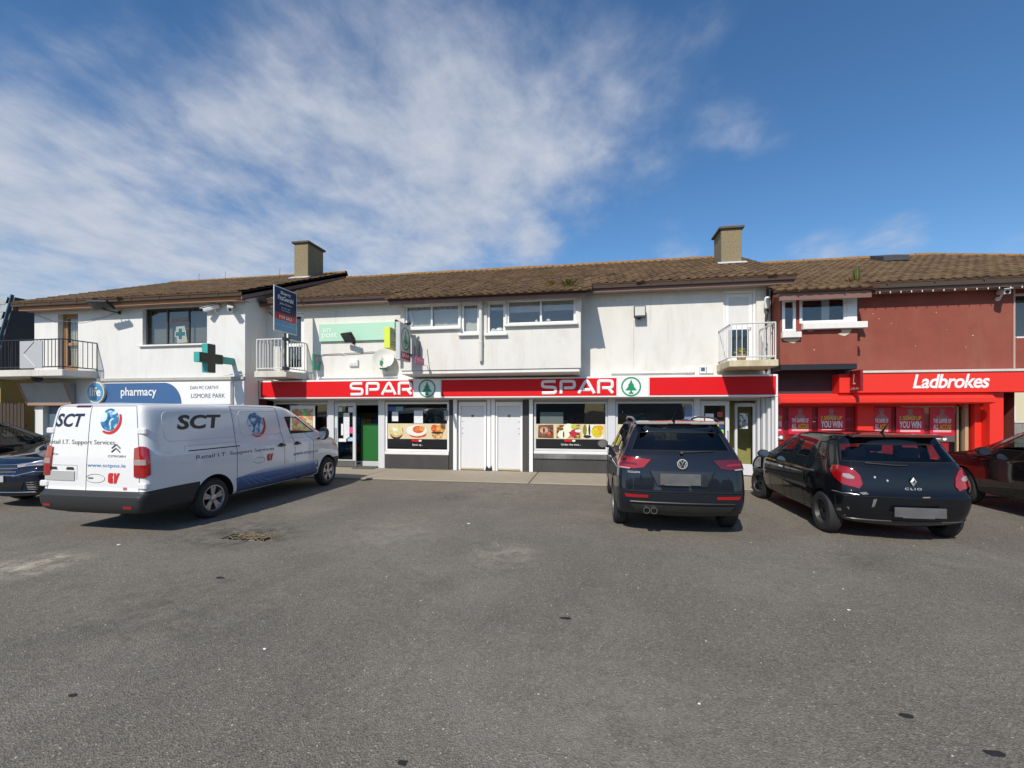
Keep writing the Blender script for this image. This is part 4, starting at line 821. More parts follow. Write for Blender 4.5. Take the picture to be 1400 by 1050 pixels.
    PR = M('poster_magenta', (.56,.014,.045), .45, var=.35, scale=3.5); YEL = M('poster_yellow', (.78,.55,.02), .5); GB = M('band_grey', (.10,.095,.09), .5); SKIN = M('figure_grey', (.33,.20,.19), .6, var=.4, scale=14)
    def promo(u0, w, kind, lab, dark=True):
        p = thing('window_poster', lab, 'poster', (u0+w/2,-.01,1.2), 'betting posters in the shop window'); y = -.006
        box('sheet', u0, u0+w, y-.003, y, 1.17, 1.88, PR, p)
        um = u0+w/2
        MB().prism([(um-.05,1.84),(um+.05,1.84),(um+.06,1.77),(um+.03,1.72),(um+.12,1.64),(um+.15,1.58),(um-.15,1.58),(um-.12,1.64),(um-.03,1.72),(um-.06,1.77)], 'y', y-.005, y-.0035).build('figure', SKIN, p)
        if kind == 'win':
            lettering('2 GOALS UP', p, YEL, (um, y-.006, 1.555), w*.78, .10, bold=.03, anchor='c'); lettering('YOU WIN', p, WSIGN, (um, y-.006, 1.35), w*.78, .18, bold=.035, anchor='c')
        else:
            lettering('THE GAFFER OF', p, WSIGN, (um, y-.006, 1.48), w*.72, .11, bold=.03, anchor='c'); lettering('ALL', p, WSIGN, (um-w*.36, y-.006, 1.32), w*.22, .13, bold=.03); lettering('ACCAS', p, YEL, (um-w*.10, y-.006, 1.32), w*.46, .13, bold=.03)
        for z in (1.29, 1.26): box('small_print', um-w*.36, um+w*.36, y-.005, y-.0032, z, z+.012, WSIGN, p)
    promo(7.30+.17, .32, 'win', 'narrow red You Win poster next to the white end post'); promo(7.92, .56, 'acc', 'red Gaffer of all Accas poster between two You Win posters'); promo(8.62, .64, 'win', 'red You Win poster left of the plain red pillar')
    promo(9.88, .42, 'acc', 'red Gaffer of all Accas poster touching the red pillar'); promo(10.42, .62, 'win', 'red You Win poster in the window right of the red pillar'); promo(11.16, .54, 'acc', 'red Gaffer of all Accas poster beside the dark clear pane')
    for (a, w) in ((7.62,.2),(10.42,.62),(11.16,.54)):
        box('grey_band', a, a+w, -.009, -.004, 1.02, 1.165, GB, LB); MB().prism(ell(a+w*.6,1.09,.045,.045,16), 'y', -.0125, -.0095).build('band_dot', WSIGN, LB); box('band_print', a+w*.1, a+w*.45, -.012, -.0095, 1.08, 1.10, WSIGN, LB)
    pj = thing('projecting_sign', 'small dark red projecting sign with a white letter L at the betting shop', 'sign', (9.0,-.9,2.2))
    DR = M('dark_red_sign', (.22,.008,.012), .4); box('panel', 9.06, 9.12, -1.05, -.62, 2.26, 2.76, DR, pj, bevel=.006); box('bracket', 9.07, 9.11, -.62, -.26, 2.60, 2.66, BLACKM, pj)
    lettering('L', pj, WSIGN, (9.056, -.76, 2.43), .10, .24, right=(0,-1,0), shear=.2); lettering('Ladbrokes', pj, WSIGN, (9.056, -.66, 2.30), .34, .06, right=(0,-1,0), shear=.2)
    # vent and weeds on the roof
    vt = MB(); y, sl = 3.0, .426; z = 4.91+sl*(y+.67)
    vt.prism([(y-.35,z-.10),(y+.35,z+.16),(y+.35,z+.30),(y-.35,z+.06)], 'x', 11.65, 12.35); vt.build('roof_hatch', M('hatch_slate', (.05,.055,.06), .5), LB, bevel=.01)
def tiled_roof_hip():
    # same slope as tiled_roof but cut along the hip
    y0, z0, y1, z1, u0, ur = -.67, 4.91, 4.0, 6.90, 7.43, 13.73
    u1 = ur+(y1-y0); roof = None
    m = MB(); d = -.035
    m.add([(u0,y0,z0+d),(u1,y0,z0+d),(ur,y1,z1+d),(u0,y1,z1+d),(u1,2*y1-y0,z0+d),(u0,2*y1-y0,z0+d)], [(0,1,2,3),(3,2,4,5),(1,4,2)])
    m.add([(u0,y0,z0+d-.12),(u1,y0,z0+d-.12),(ur,y1,z1+d-.12),(u0,y1,z1+d-.12)], [(3,2,1,0)]); m.add([(u0,y0,z0+d),(u1,y0,z0+d),(u1,y0,z0+d-.12),(u0,y0,z0+d-.12)], [(3,2,1,0)])
    sl = (z1-z0)/(y1-y0); ye = -1.22; ze = z0-sl*(y0-ye)
    m.add([(7.15,ye,ze+d),(9.3,ye,ze+d),(9.3,y0,z0+d-.004),(7.15,y0,z0+d-.004)], [(0,1,2,3)])
    roof = m.build('roof', M('roof_felt', (.06,.045,.035)), LB, fix=False)
    ang = math.atan(sl); tv, tf = tile_geo(); me = bpy.data.meshes.new('tile'); me.from_pydata(tv, [], tf); me.materials.append(TILE)
    for p in me.polygons: p.use_smooth = True
    me.set_sharp_from_angle(angle=R(50)); spots = []
    for j in range(-2, 16):
        y = y0+j*TL*math.cos(ang)-.03; z = z0+j*TL*math.sin(ang)-.02
        if y > y1-.2: continue
        for i in range(60):
            x = u0+i*TW-(.27 if j < 0 else 0)
            if j < 0 and x+TW > 9.35: continue
            if x > 17 or x+TW*.5 > ur+(y1-y-.2): continue
            spots.append((x, y, z))
    spots.sort(key=lambda p: (p[0]-cam.location.x)**2+(p[1]-cam.location.y)**2); big = MB()
    for k, (x, y, z) in enumerate(spots):
        if k < 300:
            o = bpy.data.objects.new('tile', me); COL.objects.link(o); o.parent = roof
            o.location = Vector((x, y, z+random.uniform(-.004,.006)))-ORG[roof]; o.rotation_euler = (ang+random.uniform(-.015,.015), random.uniform(-.012,.012), random.uniform(-.01,.01))
        else:
            mt = Matrix.Translation((x, y, z+random.uniform(-.004,.006))) @ Matrix.Rotation(ang+random.uniform(-.015,.015), 4, 'X'); big.add([mt @ Vector(v) for v in tv], tf)
    big.build('tile_field', TILE, roof, smooth=True, fix=False, kind='stuff')
    prof = [(-.14,-.09),(-.10,-.02),(-.05,.035),(0,.05),(.05,.035),(.10,-.02),(.14,-.09)]; k = len(prof); a = .42
    vs = [(x, p[0], p[1]) for x in (0, a-.012) for p in prof]+[(x, p[0]*.86, p[1]-.02) for x in (0, a-.012) for p in prof]
    fs = [(q,q+1,k+q+1,k+q) for q in range(k-1)]+[(q,2*k+q,2*k+q+1,q+1) for q in range(k-1)]+[(k+q,k+q+1,3*k+q+1,3*k+q) for q in range(k-1)]
    rme = bpy.data.meshes.new('ridge_tile'); rme.from_pydata(vs, [], fs); rme.materials.append(LICHEN)
    for i in range(15):
        o = bpy.data.objects.new('ridge_tile', rme); COL.objects.link(o); o.parent = roof; o.location = Vector((u0+i*a, y1, z1+.02+random.uniform(-.006,.008)))-ORG[roof]
    hv = Vector((1,-1,-sl)).normalized(); ln = math.hypot(math.hypot(4.67,4.67), z1-z0)
    for i in range(int(ln/.42)):
        o = bpy.data.objects.new('ridge_tile', rme); COL.objects.link(o); o.parent = roof
        o.location = Vector((ur,y1,z1+.02))+hv*(i*.42)-ORG[roof]; o.rotation_euler = hv.to_track_quat('X', 'Z').to_euler()
    return roof
betting()
# ---------------------------------------------------------------- things fixed to the walls
def floodlight(name_label, u, yw, z, w, h, tilt, arm=.12, face=None, lens=None, yaw=0):
    t = thing('floodlight', name_label, 'floodlight', (u,yw,z), 'floodlights on the walls')
    m = MB().box(-w/2, w/2, -.04, .04, -h/2, h/2)
    rot = Matrix.Rotation(yaw, 4, 'Z') @ Matrix.Rotation(tilt, 4, 'X'); c = Vector((u, yw-arm-.06, z))
    def tr(mb): mb.v = [tuple(c+rot @ Vector(v)) for v in mb.v]; return mb
    tr(m).build('housing', BLACKM, t, bevel=.012)
    tr(MB().box(-w/2+.025, w/2-.025, -.046, -.041, -h/2+.05, h/2-.025)).build('lens', lens or M('flood_lens', (.55,.54,.48), .25), t)
    for k in range(5): tr(MB().box(-w/2+.03+k*(w-.08)/4, -w/2+.04+k*(w-.08)/4, .041, .075, -h/2+.03, h/2-.03)).build('cooling_fin', BLACKM, t)
    MB().tube([(u,yw+.005,z-h*.35),(u,yw-arm,z-h*.35),(u,yw-arm-.04,z-.02)], .018, 6).build('bracket', BLACKM, t); box('wall_plate', u-.05, u+.05, yw-.015, yw+.0, z-h*.35-.05, z-h*.35+.05, BLACKM, t)
floodlight('black floodlight with pale lens on the bare wall right of the bay', 4.10, -.25, 4.44, .31, .32, R(-8), lens=M('flood_lens', (.55,.54,.48), .25))
floodlight('black floodlight tilted down below the mint green sign', -4.30, -.25, 3.97, .42, .30, R(38), arm=.28, lens=M('dark_lens', (.05,.055,.05), .15), yaw=R(-20))
floodlight('large floodlight tilted far down under the orange eave of the pharmacy', -11.75, -1.15, 4.98, .62, .36, R(62), arm=.5, lens=M('dark_lens', (.05,.055,.05)), yaw=R(10))
def cctv(u, yw, z, lab, yaw, pitch, up=False):
    t = thing('security_camera', lab, 'camera', (u,yw,z), 'security cameras'); wh = M('camera_white', (.72,.72,.70), .35, var=.04)
    d = Vector((math.sin(yaw)*math.cos(pitch), -math.cos(yaw)*math.cos(pitch), -math.sin(pitch))); p0 = Vector((u,yw-.12,z)); r = d.cross(Vector((0,0,1))).normalized(); up_ = r.cross(d)
    m = MB()
    for a in (-.14, .30):
        for (x, zz) in ((-.055,-.05),(.055,-.05),(.065,.03),(.045,.06),(-.045,.06),(-.065,.03)): m.v.append(tuple(p0+d*a+r*x+up_*zz))
    n = 6; m.f = [tuple(range(n)), tuple(reversed(range(n,2*n)))]+[(i,(i+1)%n,n+(i+1)%n,n+i) for i in range(n)]
    m.build('housing', wh, t, bevel=.01)
    MB().tube([p0+d*.285, p0+d*.305], .04, 12).build('lens', M('lens_black', (.01,.01,.012), .1), t)
    h = MB(); sh = [p0+d*-.12+r*-.075+up_*.07, p0+d*.36+r*-.075+up_*.07, p0+d*.36+r*.075+up_*.07, p0+d*-.12+r*.075+up_*.07]; h.add([tuple(x) for x in sh]+[tuple(x+up_*.012) for x in sh], [(0,1,2,3),(7,6,5,4),(0,4,5,1),(1,5,6,2),(2,6,7,3),(3,7,4,0)]); h.build('sunshield', wh, t)
    MB().tube([(u,yw+.005,z-.13),(u,yw-.06,z-.13),tuple(p0+Vector((0,0,-.05)))], .022, 8).build('arm', wh, t); MB().lathe([(.05,0),(.045,.03)], (u,yw,z-.13), (0,-1,0), 14).build('wall_plate', wh, t)
cctv(-8.22, -1.15, 4.86, 'white security camera nearer the surgery window', R(-55), R(22)); cctv(-7.68, -1.15, 4.84, 'white security camera nearer the pharmacy corner', R(40), R(24)); cctv(12.42, -.25, 4.60, 'grey security camera on the red-brown wall under the bulbs', R(-20), R(10))
# small wall boxes
ab = thing('alarm_box', 'small cream alarm box on the wall under the mint green sign', 'alarm', (-4.45,-.3,3.1))
box('casing', -4.44, -4.14, -.33, -.25, 3.13, 3.36, SILL, ab, bevel=.025); box('face', -4.39, -4.19, -.335, -.3305, 3.17, 3.24, LGREY, ab)
# mint green fascia sign of the post office
s = thing('wall_sign', 'mint green post office sign with white lettering on the white wall', 'sign', (-4.2,-.3,3.9))
box('panel', -5.42, -2.95, -.33, -.25, 3.91, 4.44, MINT, s, bevel=.006)
lettering('an', s, WSIGN, (-5.30, -.334, 4.20), .27, .11, bold=.005); lettering('post', s, WSIGN, (-5.32, -.334, 3.98), .50, .20, bold=.005)
for z, w in ((4.17,.42),(4.09,.36)): lettering('Oifig an Phoist' if z > 4.1 else 'Lismore Park', s, WSIGN, (-3.60, -.334, z), w, .05)
for (u, lab, z0, z1) in ((-5.43,'small green and pink sign beside the white balcony',3.03,3.50),(-3.25,'small plain green sign behind the satellite dish',3.0,3.26)):
    s = thing('projecting_sign', lab, 'sign', (u,-.5,z0)); box('panel', u-.03, u+.03, -.62, -.30, z0, z1, M('sign_green', (.03,.25,.13), .4), s, bevel=.005)
    box('bracket', u-.012, u+.012, -.305, -.245, (z0+z1)/2-.03, (z0+z1)/2+.03, BLACKM, s)
    if u < -5: box('print', u+.031, u+.034, -.56, -.42, z0+.27, z0+.40, M('notice_pink', (.62,.06,.25)), s); box('print', u+.031, u+.034, -.56, -.42, z0+.10, z0+.24, M('notice_blue2', (.08,.2,.5), .4), s)
# projecting signs at the bay
s = thing('projecting_sign', 'lime green lightbox sign projecting beside the round tree sign', 'sign', (-2.8,-1.2,3.4)); lime = M('lime_case', (.62,.72,.06), .4)
box('casing', -2.62, -2.45, -1.70, -1.0, 3.46, 4.02, lime, s, bevel=.008); box('face', -2.4495, -2.445, -1.68, -1.02, 3.50, 3.98, M('lime_face', (.42,.44,.22), .4, var=.2, scale=4), s); box('bracket', -2.56, -2.51, -1.0, -.248, 3.70, 3.76, STEEL, s)
MB().prism([(-1.45,3.90),(-1.25,3.90),(-1.28,3.76),(-1.42,3.76)], 'x', -2.444, -2.441).build('emblem', SGREEN, s); box('print', -2.444, -2.441, -1.6, -1.1, 3.62, 3.65, SGREEN, s); box('print', -2.444, -2.441, -1.6, -1.15, 3.56, 3.585, SGREEN, s)
s = thing('projecting_sign', 'grey projecting lightbox with a green tree emblem and red band on the bay', 'sign', (-2.1,-1.7,3.0)); gs = M('sign_grey', (.52,.54,.54), .4)
box('casing', -2.13, -2.01, -2.05, -1.35, 3.10, 4.08, gs, s, bevel=.012); box('bracket', -2.10, -2.05, -1.35, -1.148, 3.85, 3.90, STEEL, s); box('bracket', -2.10, -2.05, -1.35, -1.148, 3.30, 3.35, STEEL, s)
em = MB(); n = 32; o_ = ell(-1.70,3.68,.27,.31,n); i_ = ell(-1.70,3.68,.23,.265,n)
for k in range(n):
    q = (k+1)%n; em.add([(-2.006,*o_[k]),(-2.006,*o_[q]),(-2.006,*i_[q]),(-2.006,*i_[k])], [(0,1,2,3)])
em.build('emblem_ring', SGREEN, s, fix=False); MB().prism([(-1.70+p[0]*1.15,3.66+p[1]*1.2) for p in [(0,.185),(.03,.10),(.075,.03),(.055,.025),(.12,-.065),(.135,-.085),(.02,-.085),(.02,-.12),(.06,-.15),(-.06,-.15),(-.02,-.12),(-.02,-.085),(-.135,-.085),(-.12,-.065),(-.055,.025),(-.075,.03),(-.03,.10)]], 'x', -2.009, -2.004).build('emblem_tree', SGREEN, s)
box('band', -2.009, -2.003, -1.98, -1.40, 3.15, 3.33, M('band_red', (.50,.012,.03), .4), s); lettering('SPAR', s, WSIGN, (-2.0005,-1.94,3.19), .48, .10, right=(0,1,0), bold=.01)
for (ya, yb) in ((-1.9,-1.25),(-1.5,-1.2)):
    MB().tube([(-2.2 if ya < -1.8 else -1.95,ya,4.14),(-2.1,-1.6,4.08)], .035, 8).build('lamp', BLACKM, s)
s = thing('projecting_sign', 'small dark grey sign panel just behind the round tree sign', 'sign', (-1.86,-1.4,3.1)); box('panel', -1.88, -1.82, -1.42, -1.16, 3.12, 3.72, M('slate_sign', (.10,.12,.13), .5), s, bevel=.006); box('bracket', -1.86, -1.84, -1.16, -1.148, 3.4, 3.44, STEEL, s)
s = thing('projecting_sign', 'small pink payment sign hung on thin rods below the round tree sign', 'sign', (-1.6,-1.5,3.0)); box('panel', -1.64, -1.60, -1.98, -1.42, 3.0, 3.19, M('sign_pink', (.50,.03,.16), .4), s, bevel=.004)
lettering('Payzone', s, WSIGN, (-1.597,-1.92,3.06), .42, .09, right=(0,1,0)); MB().tube([(-1.62,-1.42,3.15),(-1.62,-1.15,3.5)], .012, 5).build('rod', RAILW, s); MB().tube([(-1.62,-1.45,3.02),(-1.62,-1.148,3.02)], .010, 5).build('rod', RAILW, s)
# satellite dish
d = thing('satellite_dish', 'pale mesh satellite dish on the white wall beside the bay', 'satellite dish', (-3.4,-.4,2.95))
mesh = M('dish_grey', (.66,.65,.61), .6, var=.06); ax = Vector((.35,-1,.35)).normalized()
MB().lathe([(.02,-.06),(.12,-.055),(.22,-.03),(.30,.01),(.305,.012),(.30,.0),(.22,-.045),(.12,-.07),(.02,-.075)], (-3.20,-.55,3.32), ax, 28, close=True).build('dish', mesh, d, smooth=True)
c = Vector((-3.20,-.55,3.32)); f = c+ax*.36+Vector((0,0,-.10)); MB().tube([c+Vector((0,-.05,-.29)), f], .010, 6).build('feed_arm', STEEL, d); MB().tube([f, f-ax*.07], [.03,.022], 10).build('receiver', LGREY, d); MB().tube([(-3.20,-.248,2.98),(-3.20,-.5,3.0),tuple(c-ax*.07)], .018, 6).build('mast', STEEL, d)
# for sale board
f = thing('for_sale_board', 'navy, red and blue for sale board on a black post at the white balcony', 'sign', (-5.86,-1.3,2.95)); x = -5.83
box('board', x-.012, x+.008, -1.80, -.82, 4.02, 5.28, M('board_edge', (.6,.62,.64), .5), f); y0, y1 = -1.77, -.85
box('navy_panel', x+.008, x+.012, y0, y1, 4.55, 5.25, NAVY, f); box('red_panel', x+.008, x+.012, y0, y1, 4.36, 4.548, M('sale_red', (.50,.015,.02), .4), f); box('blue_panel', x+.008, x+.012, y0, y1, 4.05, 4.358, M('sale_blue', (.11,.27,.46), .4), f)
for (tx, z, w, h, b_) in (('Sherry',5.06,.44,.12,.02),('FitzGerald',4.92,.66,.13,.02),('John Rohan',4.78,.52,.08,0),('051 841 041',4.69,.36,.04,0),('sherryfitz.ie',4.62,.36,.04,0),('FOR SALE',4.40,.54,.09,.01)): lettering(tx, f, WSIGN, (x+.0145, -1.32, z), w, h, right=(0,1,0), bold=b_, anchor='c')
lettering('sherryfitz.ie/waterford', f, M('pale_blue_print', (.4,.55,.7), .5), (x+.0145,-1.31,4.18), .74, .06, right=(0,1,0), anchor='c')
MB().box(x-.06,x-.013,-1.30,-1.25,2.95,5.2).build('post', BLACKM, f); box('clamp', x-.10, x-.01, -1.33, -1.12, 3.82, 3.90, BLACKM, f); box('clamp', x-.10, x-.01, -1.33, -1.12, 2.96, 3.06, BLACKM, f)
# ---------------------------------------------------------------- plants
def leafmat(name, c): return M(name, c, .7, var=.5, scale=22)
def tuft(label, x, y, z, h, n, spread, col, name='weed', upright=.6):
    t = thing(name, label, 'plant', (x,y,z)); m = MB()
    for i in range(n):
        a = random.random()*6.28; r = spread*random.random(); hh = h*random.uniform(.4,1); bx, by = x+r*.4*math.cos(a), y+r*.4*math.sin(a); w = h*.06*random.uniform(.6,1.4)
        tx, ty = x+r*math.cos(a)*(1.6-upright), y+r*math.sin(a)*(1.6-upright); px, py = -math.sin(a)*w, math.cos(a)*w
        m.add([(bx-px*.4,by-py*.4,z),(bx+px*.4,by+py*.4,z),((bx+tx)/2+px,(by+ty)/2+py,z+hh*.6),((bx+tx)/2-px,(by+ty)/2-py,z+hh*.6),(tx,ty,z+hh)], [(0,1,2,3),(3,2,4)])
    m.build('foliage', leafmat(name+'_'+str(int(col[0]*1000)), col), t, fix=False)
tuft('upright green weed growing from the betting shop roof above the gutter', 9.30, -.45, 4.98, .42, 60, .14, (.09,.11,.018), upright=1.0)
tuft('low ochre moss clump at the foot of that upright roof weed', 9.15, -.55, 4.93, .14, 70, .28, (.24,.13,.03))
tuft('yellow-green weed patch on the grocery roof above the end of the bay gutter', 2.25, -1.2, 5.0, .20, 80, .38, (.14,.13,.02))
tuft('straggly yellow weed patch higher on the grocery roof over the bay', 1.75, -.9, 5.13, .15, 50, .25, (.17,.14,.02))
pl = thing('potted_plant', 'small yellow-green potted plant on the rusty white balcony', 'plant', (6.4,-1.2,3.0))
MB().lathe([(.09,0),(.12,.14),(.13,.16),(.11,.16),(.10,.1)], (6.42,-1.15,3.0), (0,0,1), 14).build('pot', M('pot_tan', (.40,.25,.14), .8), pl, smooth=True)
m = MB()
for i in range(90):
    a = random.random()*6.28; e = random.uniform(.1,1.4); r = .17*random.uniform(.5,1); p = Vector((6.42,-1.15,3.17))+Vector((math.cos(a)*math.cos(e),math.sin(a)*math.cos(e),math.sin(e)))*r; q = Vector((random.uniform(-1,1),random.uniform(-1,1),random.uniform(-1,1))).normalized()*.035; w = q.orthogonal().normalized()*.016
    m.add([tuple(p-q),tuple(p+w),tuple(p+q),tuple(p-w)], [(0,1,2,3)])
m.build('foliage', leafmat('pot_leaves', (.30,.28,.03)), pl, fix=False)
# ---------------------------------------------------------------- neighbours
def left_house():
    h = thing('neighbour_house', 'ochre house with a steep grey slate roof behind the black balcony', 'house', (-22,6,0)); yel = M('ochre_render', (.30,.215,.065), .85, var=.1, bump=.3); sl = M('pale_slate', (.30,.33,.34), .6, var=.25, scale=3); dk = M('dark_slate', (.055,.055,.06), .7, var=.25, scale=6)  # gable's shade and front slope's sunlight put into two slate colours
    box('wall', -30, -17.15, -.75, 9, 0, 3.0, yel, h)
    m = MB(); m.prism([(-1.02,3.02),(-.45,5.75),(8.2,5.75),(9,3.02)], 'x', -30, -17.0); m.build('gable_roof', dk, h)
    ang = math.atan2(3.05, 1.35); n = 10; L_ = math.hypot(3.05,1.35)
    for j in range(n):
        t = j/n; y = -1.05+.57*t; z = 3.02+2.75*t
        for i in range(6):
            x = -17.02-(i+1)*.42-(.2 if j%2 else 0); mb = MB()
            mb.prism([(y-.03,z-.02),(y+.57/n*1.05-.012,z+2.75/n*1.05),(y+.57/n*1.05-.03,z+2.75/n*1.05+.01),(y-.05,z-.01)], 'x', x, x+.41); mb.build('slate', sl, h)
    MB().prism([(-1.09,3.0),(-.50,5.8),(-.58,5.82),(-1.17,3.02)], 'x', -17.0, -16.95).build('verge', M('verge_blue', (.03,.07,.10), .5), h)
    box('eaves_board', -30, -16.98, -1.1, -.76, 2.88, 3.015, M('tan_board', (.35,.24,.08), .7), h)
left_house()
fe = thing('timber_fence', 'dark brown close-boarded timber fence at the left of the pharmacy', 'fence', (-18,-1.4,0)); fm = M('fence_timber', (.055,.036,.026), .85, var=.3, scale=7)
for i in range(34):
    u = -20.2+i*.15; hh = 2.05+random.uniform(-.03,.03); MB().prism([(u,0),(u+.125,0),(u+.125,hh-.07),(u+.0625,hh),(u,hh-.07)], 'y', -1.40, -1.378).build('fence_board', fm, fe)
for z in (.4, 1.25): box('fence_rail', -20.2, -15.12, -1.377, -1.33, z, z+.08, fm, fe)
def far_house(label, x, y, w, d, eh, rh, wallc, roofc, rot=0):
    h = thing('distant_house', label, 'house', (x,y,0)); wm = M('far_wall_%d' % int(x), wallc, .85, var=.06); rm = M('far_roof_%d' % int(x), roofc, .8, var=.2, scale=4)
    box('wall', x-w/2, x+w/2, y, y+d, 0, eh, wm, h); MB().prism([(y-.4,eh-.05),(y+d/2,eh+rh),(y+d+.4,eh-.05)], 'x', x-w/2-.3, x+w/2+.3).build('roof', rm, h)
    for fx in (-.3, .0, .3):
        for z in (.9, 3.4):
            if z+1.2 > eh: continue
            q = MB(); a = x+fx*w-.55; q.box(a,a+1.1,y-.06,y-.003,z,z+1.2); wn = q.build('window', UPVC, h); box('pane', a+.08, a+1.02, y-.07, y-.061, z+.08, z+1.12, M('far_pane', (.03,.035,.045), .1), wn)
    box('chimney', x-.4, x+.4, y+d/2-.3, y+d/2+.3, eh+rh-.4, eh+rh+.7, PEBBLE, h)
far_house('cream distant house seen past the right end of the betting shop', 27, 22, 9, 8, 4.6, 2.0, (.6,.52,.36), (.12,.12,.125)); far_house('grey distant house seen past the right end of the betting shop', 38, 27, 10, 8, 3.0, 2.4, (.42,.40,.36), (.13,.125,.12))
lw = thing('boundary_wall', 'low grey block wall beyond the right end of the betting shop', 'wall', (22,9,0)); blk = M('block_grey', (.26,.25,.23), .9, var=.15, scale=6, bump=.4)
for i in range(26):
    for j in range(6): box('block', 13.5+i*.44+(.22 if j%2 else 0), 13.5+i*.44+(.22 if j%2 else 0)+.43, 9.0, 9.2, j*.215, j*.215+.205, blk, lw)
box('coping', 13.4, 25.3, 8.96, 9.24, 1.292, 1.36, SLAB, lw)

# houses across the road, behind the viewer (seen only as reflections in the glass)
def street_house(label, x, wallc, roofc):
    far_house(label, x, -56, 9.5, 8, 5.2, 2.4, wallc, roofc)
for i, (lab, wc, rc) in enumerate((('cream semi-detached house across the road with a grey slate roof', (.55,.50,.40), (.10,.10,.11)), ('red brick house across the road with a brown tiled roof', (.26,.10,.07), (.12,.08,.06)), ('pale grey house across the road with a dark roof', (.42,.42,.42), (.07,.07,.075)), ('white house across the road with a brown tiled roof', (.62,.61,.58), (.13,.09,.06)), ('buff rendered house across the road with a slate roof', (.44,.36,.26), (.10,.10,.11)), ('brown brick house across the road with a grey roof', (.20,.12,.08), (.11,.11,.11)))): street_house(lab, -28+i*12.5, wc, rc)
# ---------------------------------------------------------------- vehicles
RUBBER = M('tyre_rubber', (.022,.022,.022), .75, var=.2, scale=20, bump=.15, bscale=90); PLASTIC = M('black_plastic', (.022,.022,.023), .55, var=.15, scale=8, bump=.1, bscale=120)
SEAM = M('panel_gap', (.006,.006,.006), .8); ALLOY = M('alloy', (.42,.42,.43), .35, metal=.8, var=.08); CHROME = M('chrome', (.70,.70,.71), .12, metal=1, var=.03); PLATE_ = M('blurred_plate', (.40,.40,.39), .5, var=.05, scale=3); PLATED = M('blurred_dark_plate', (.10,.10,.102), .45, var=.5, scale=6)
GLASSC = glass('car_glass', (.62,.68,.67), .005); GLASSD = glass('privacy_glass', (.045,.05,.055), .005); ARCH = M('arch_liner', (.010,.010,.010), .9)
LRED_ = M('lamp_red', (.30,.004,.006), .10, coat=1, var=.25, scale=30); LCLEAR = M('lamp_clear', (.34,.27,.26), .10, coat=.8, var=.25, scale=40); LDK = M('lamp_dark_red', (.09,.003,.005), .10, coat=.8, var=.3, scale=30)
CABIN = M('cabin_trim', (.022,.022,.024), .8, var=.2); MIRR = glass('mirror_glass', (.02,.02,.02), .0); WHITEDEC = M('decal_white', (.8,.8,.8), .4)
def paint(name, col, flake=.25, rough=.28): return M(name, col, .5, metal=0, var=.15, scale=3, coat=1.0, spec=0)
SILV = M('badge_silver', (.50,.50,.50), .35, metal=.3)
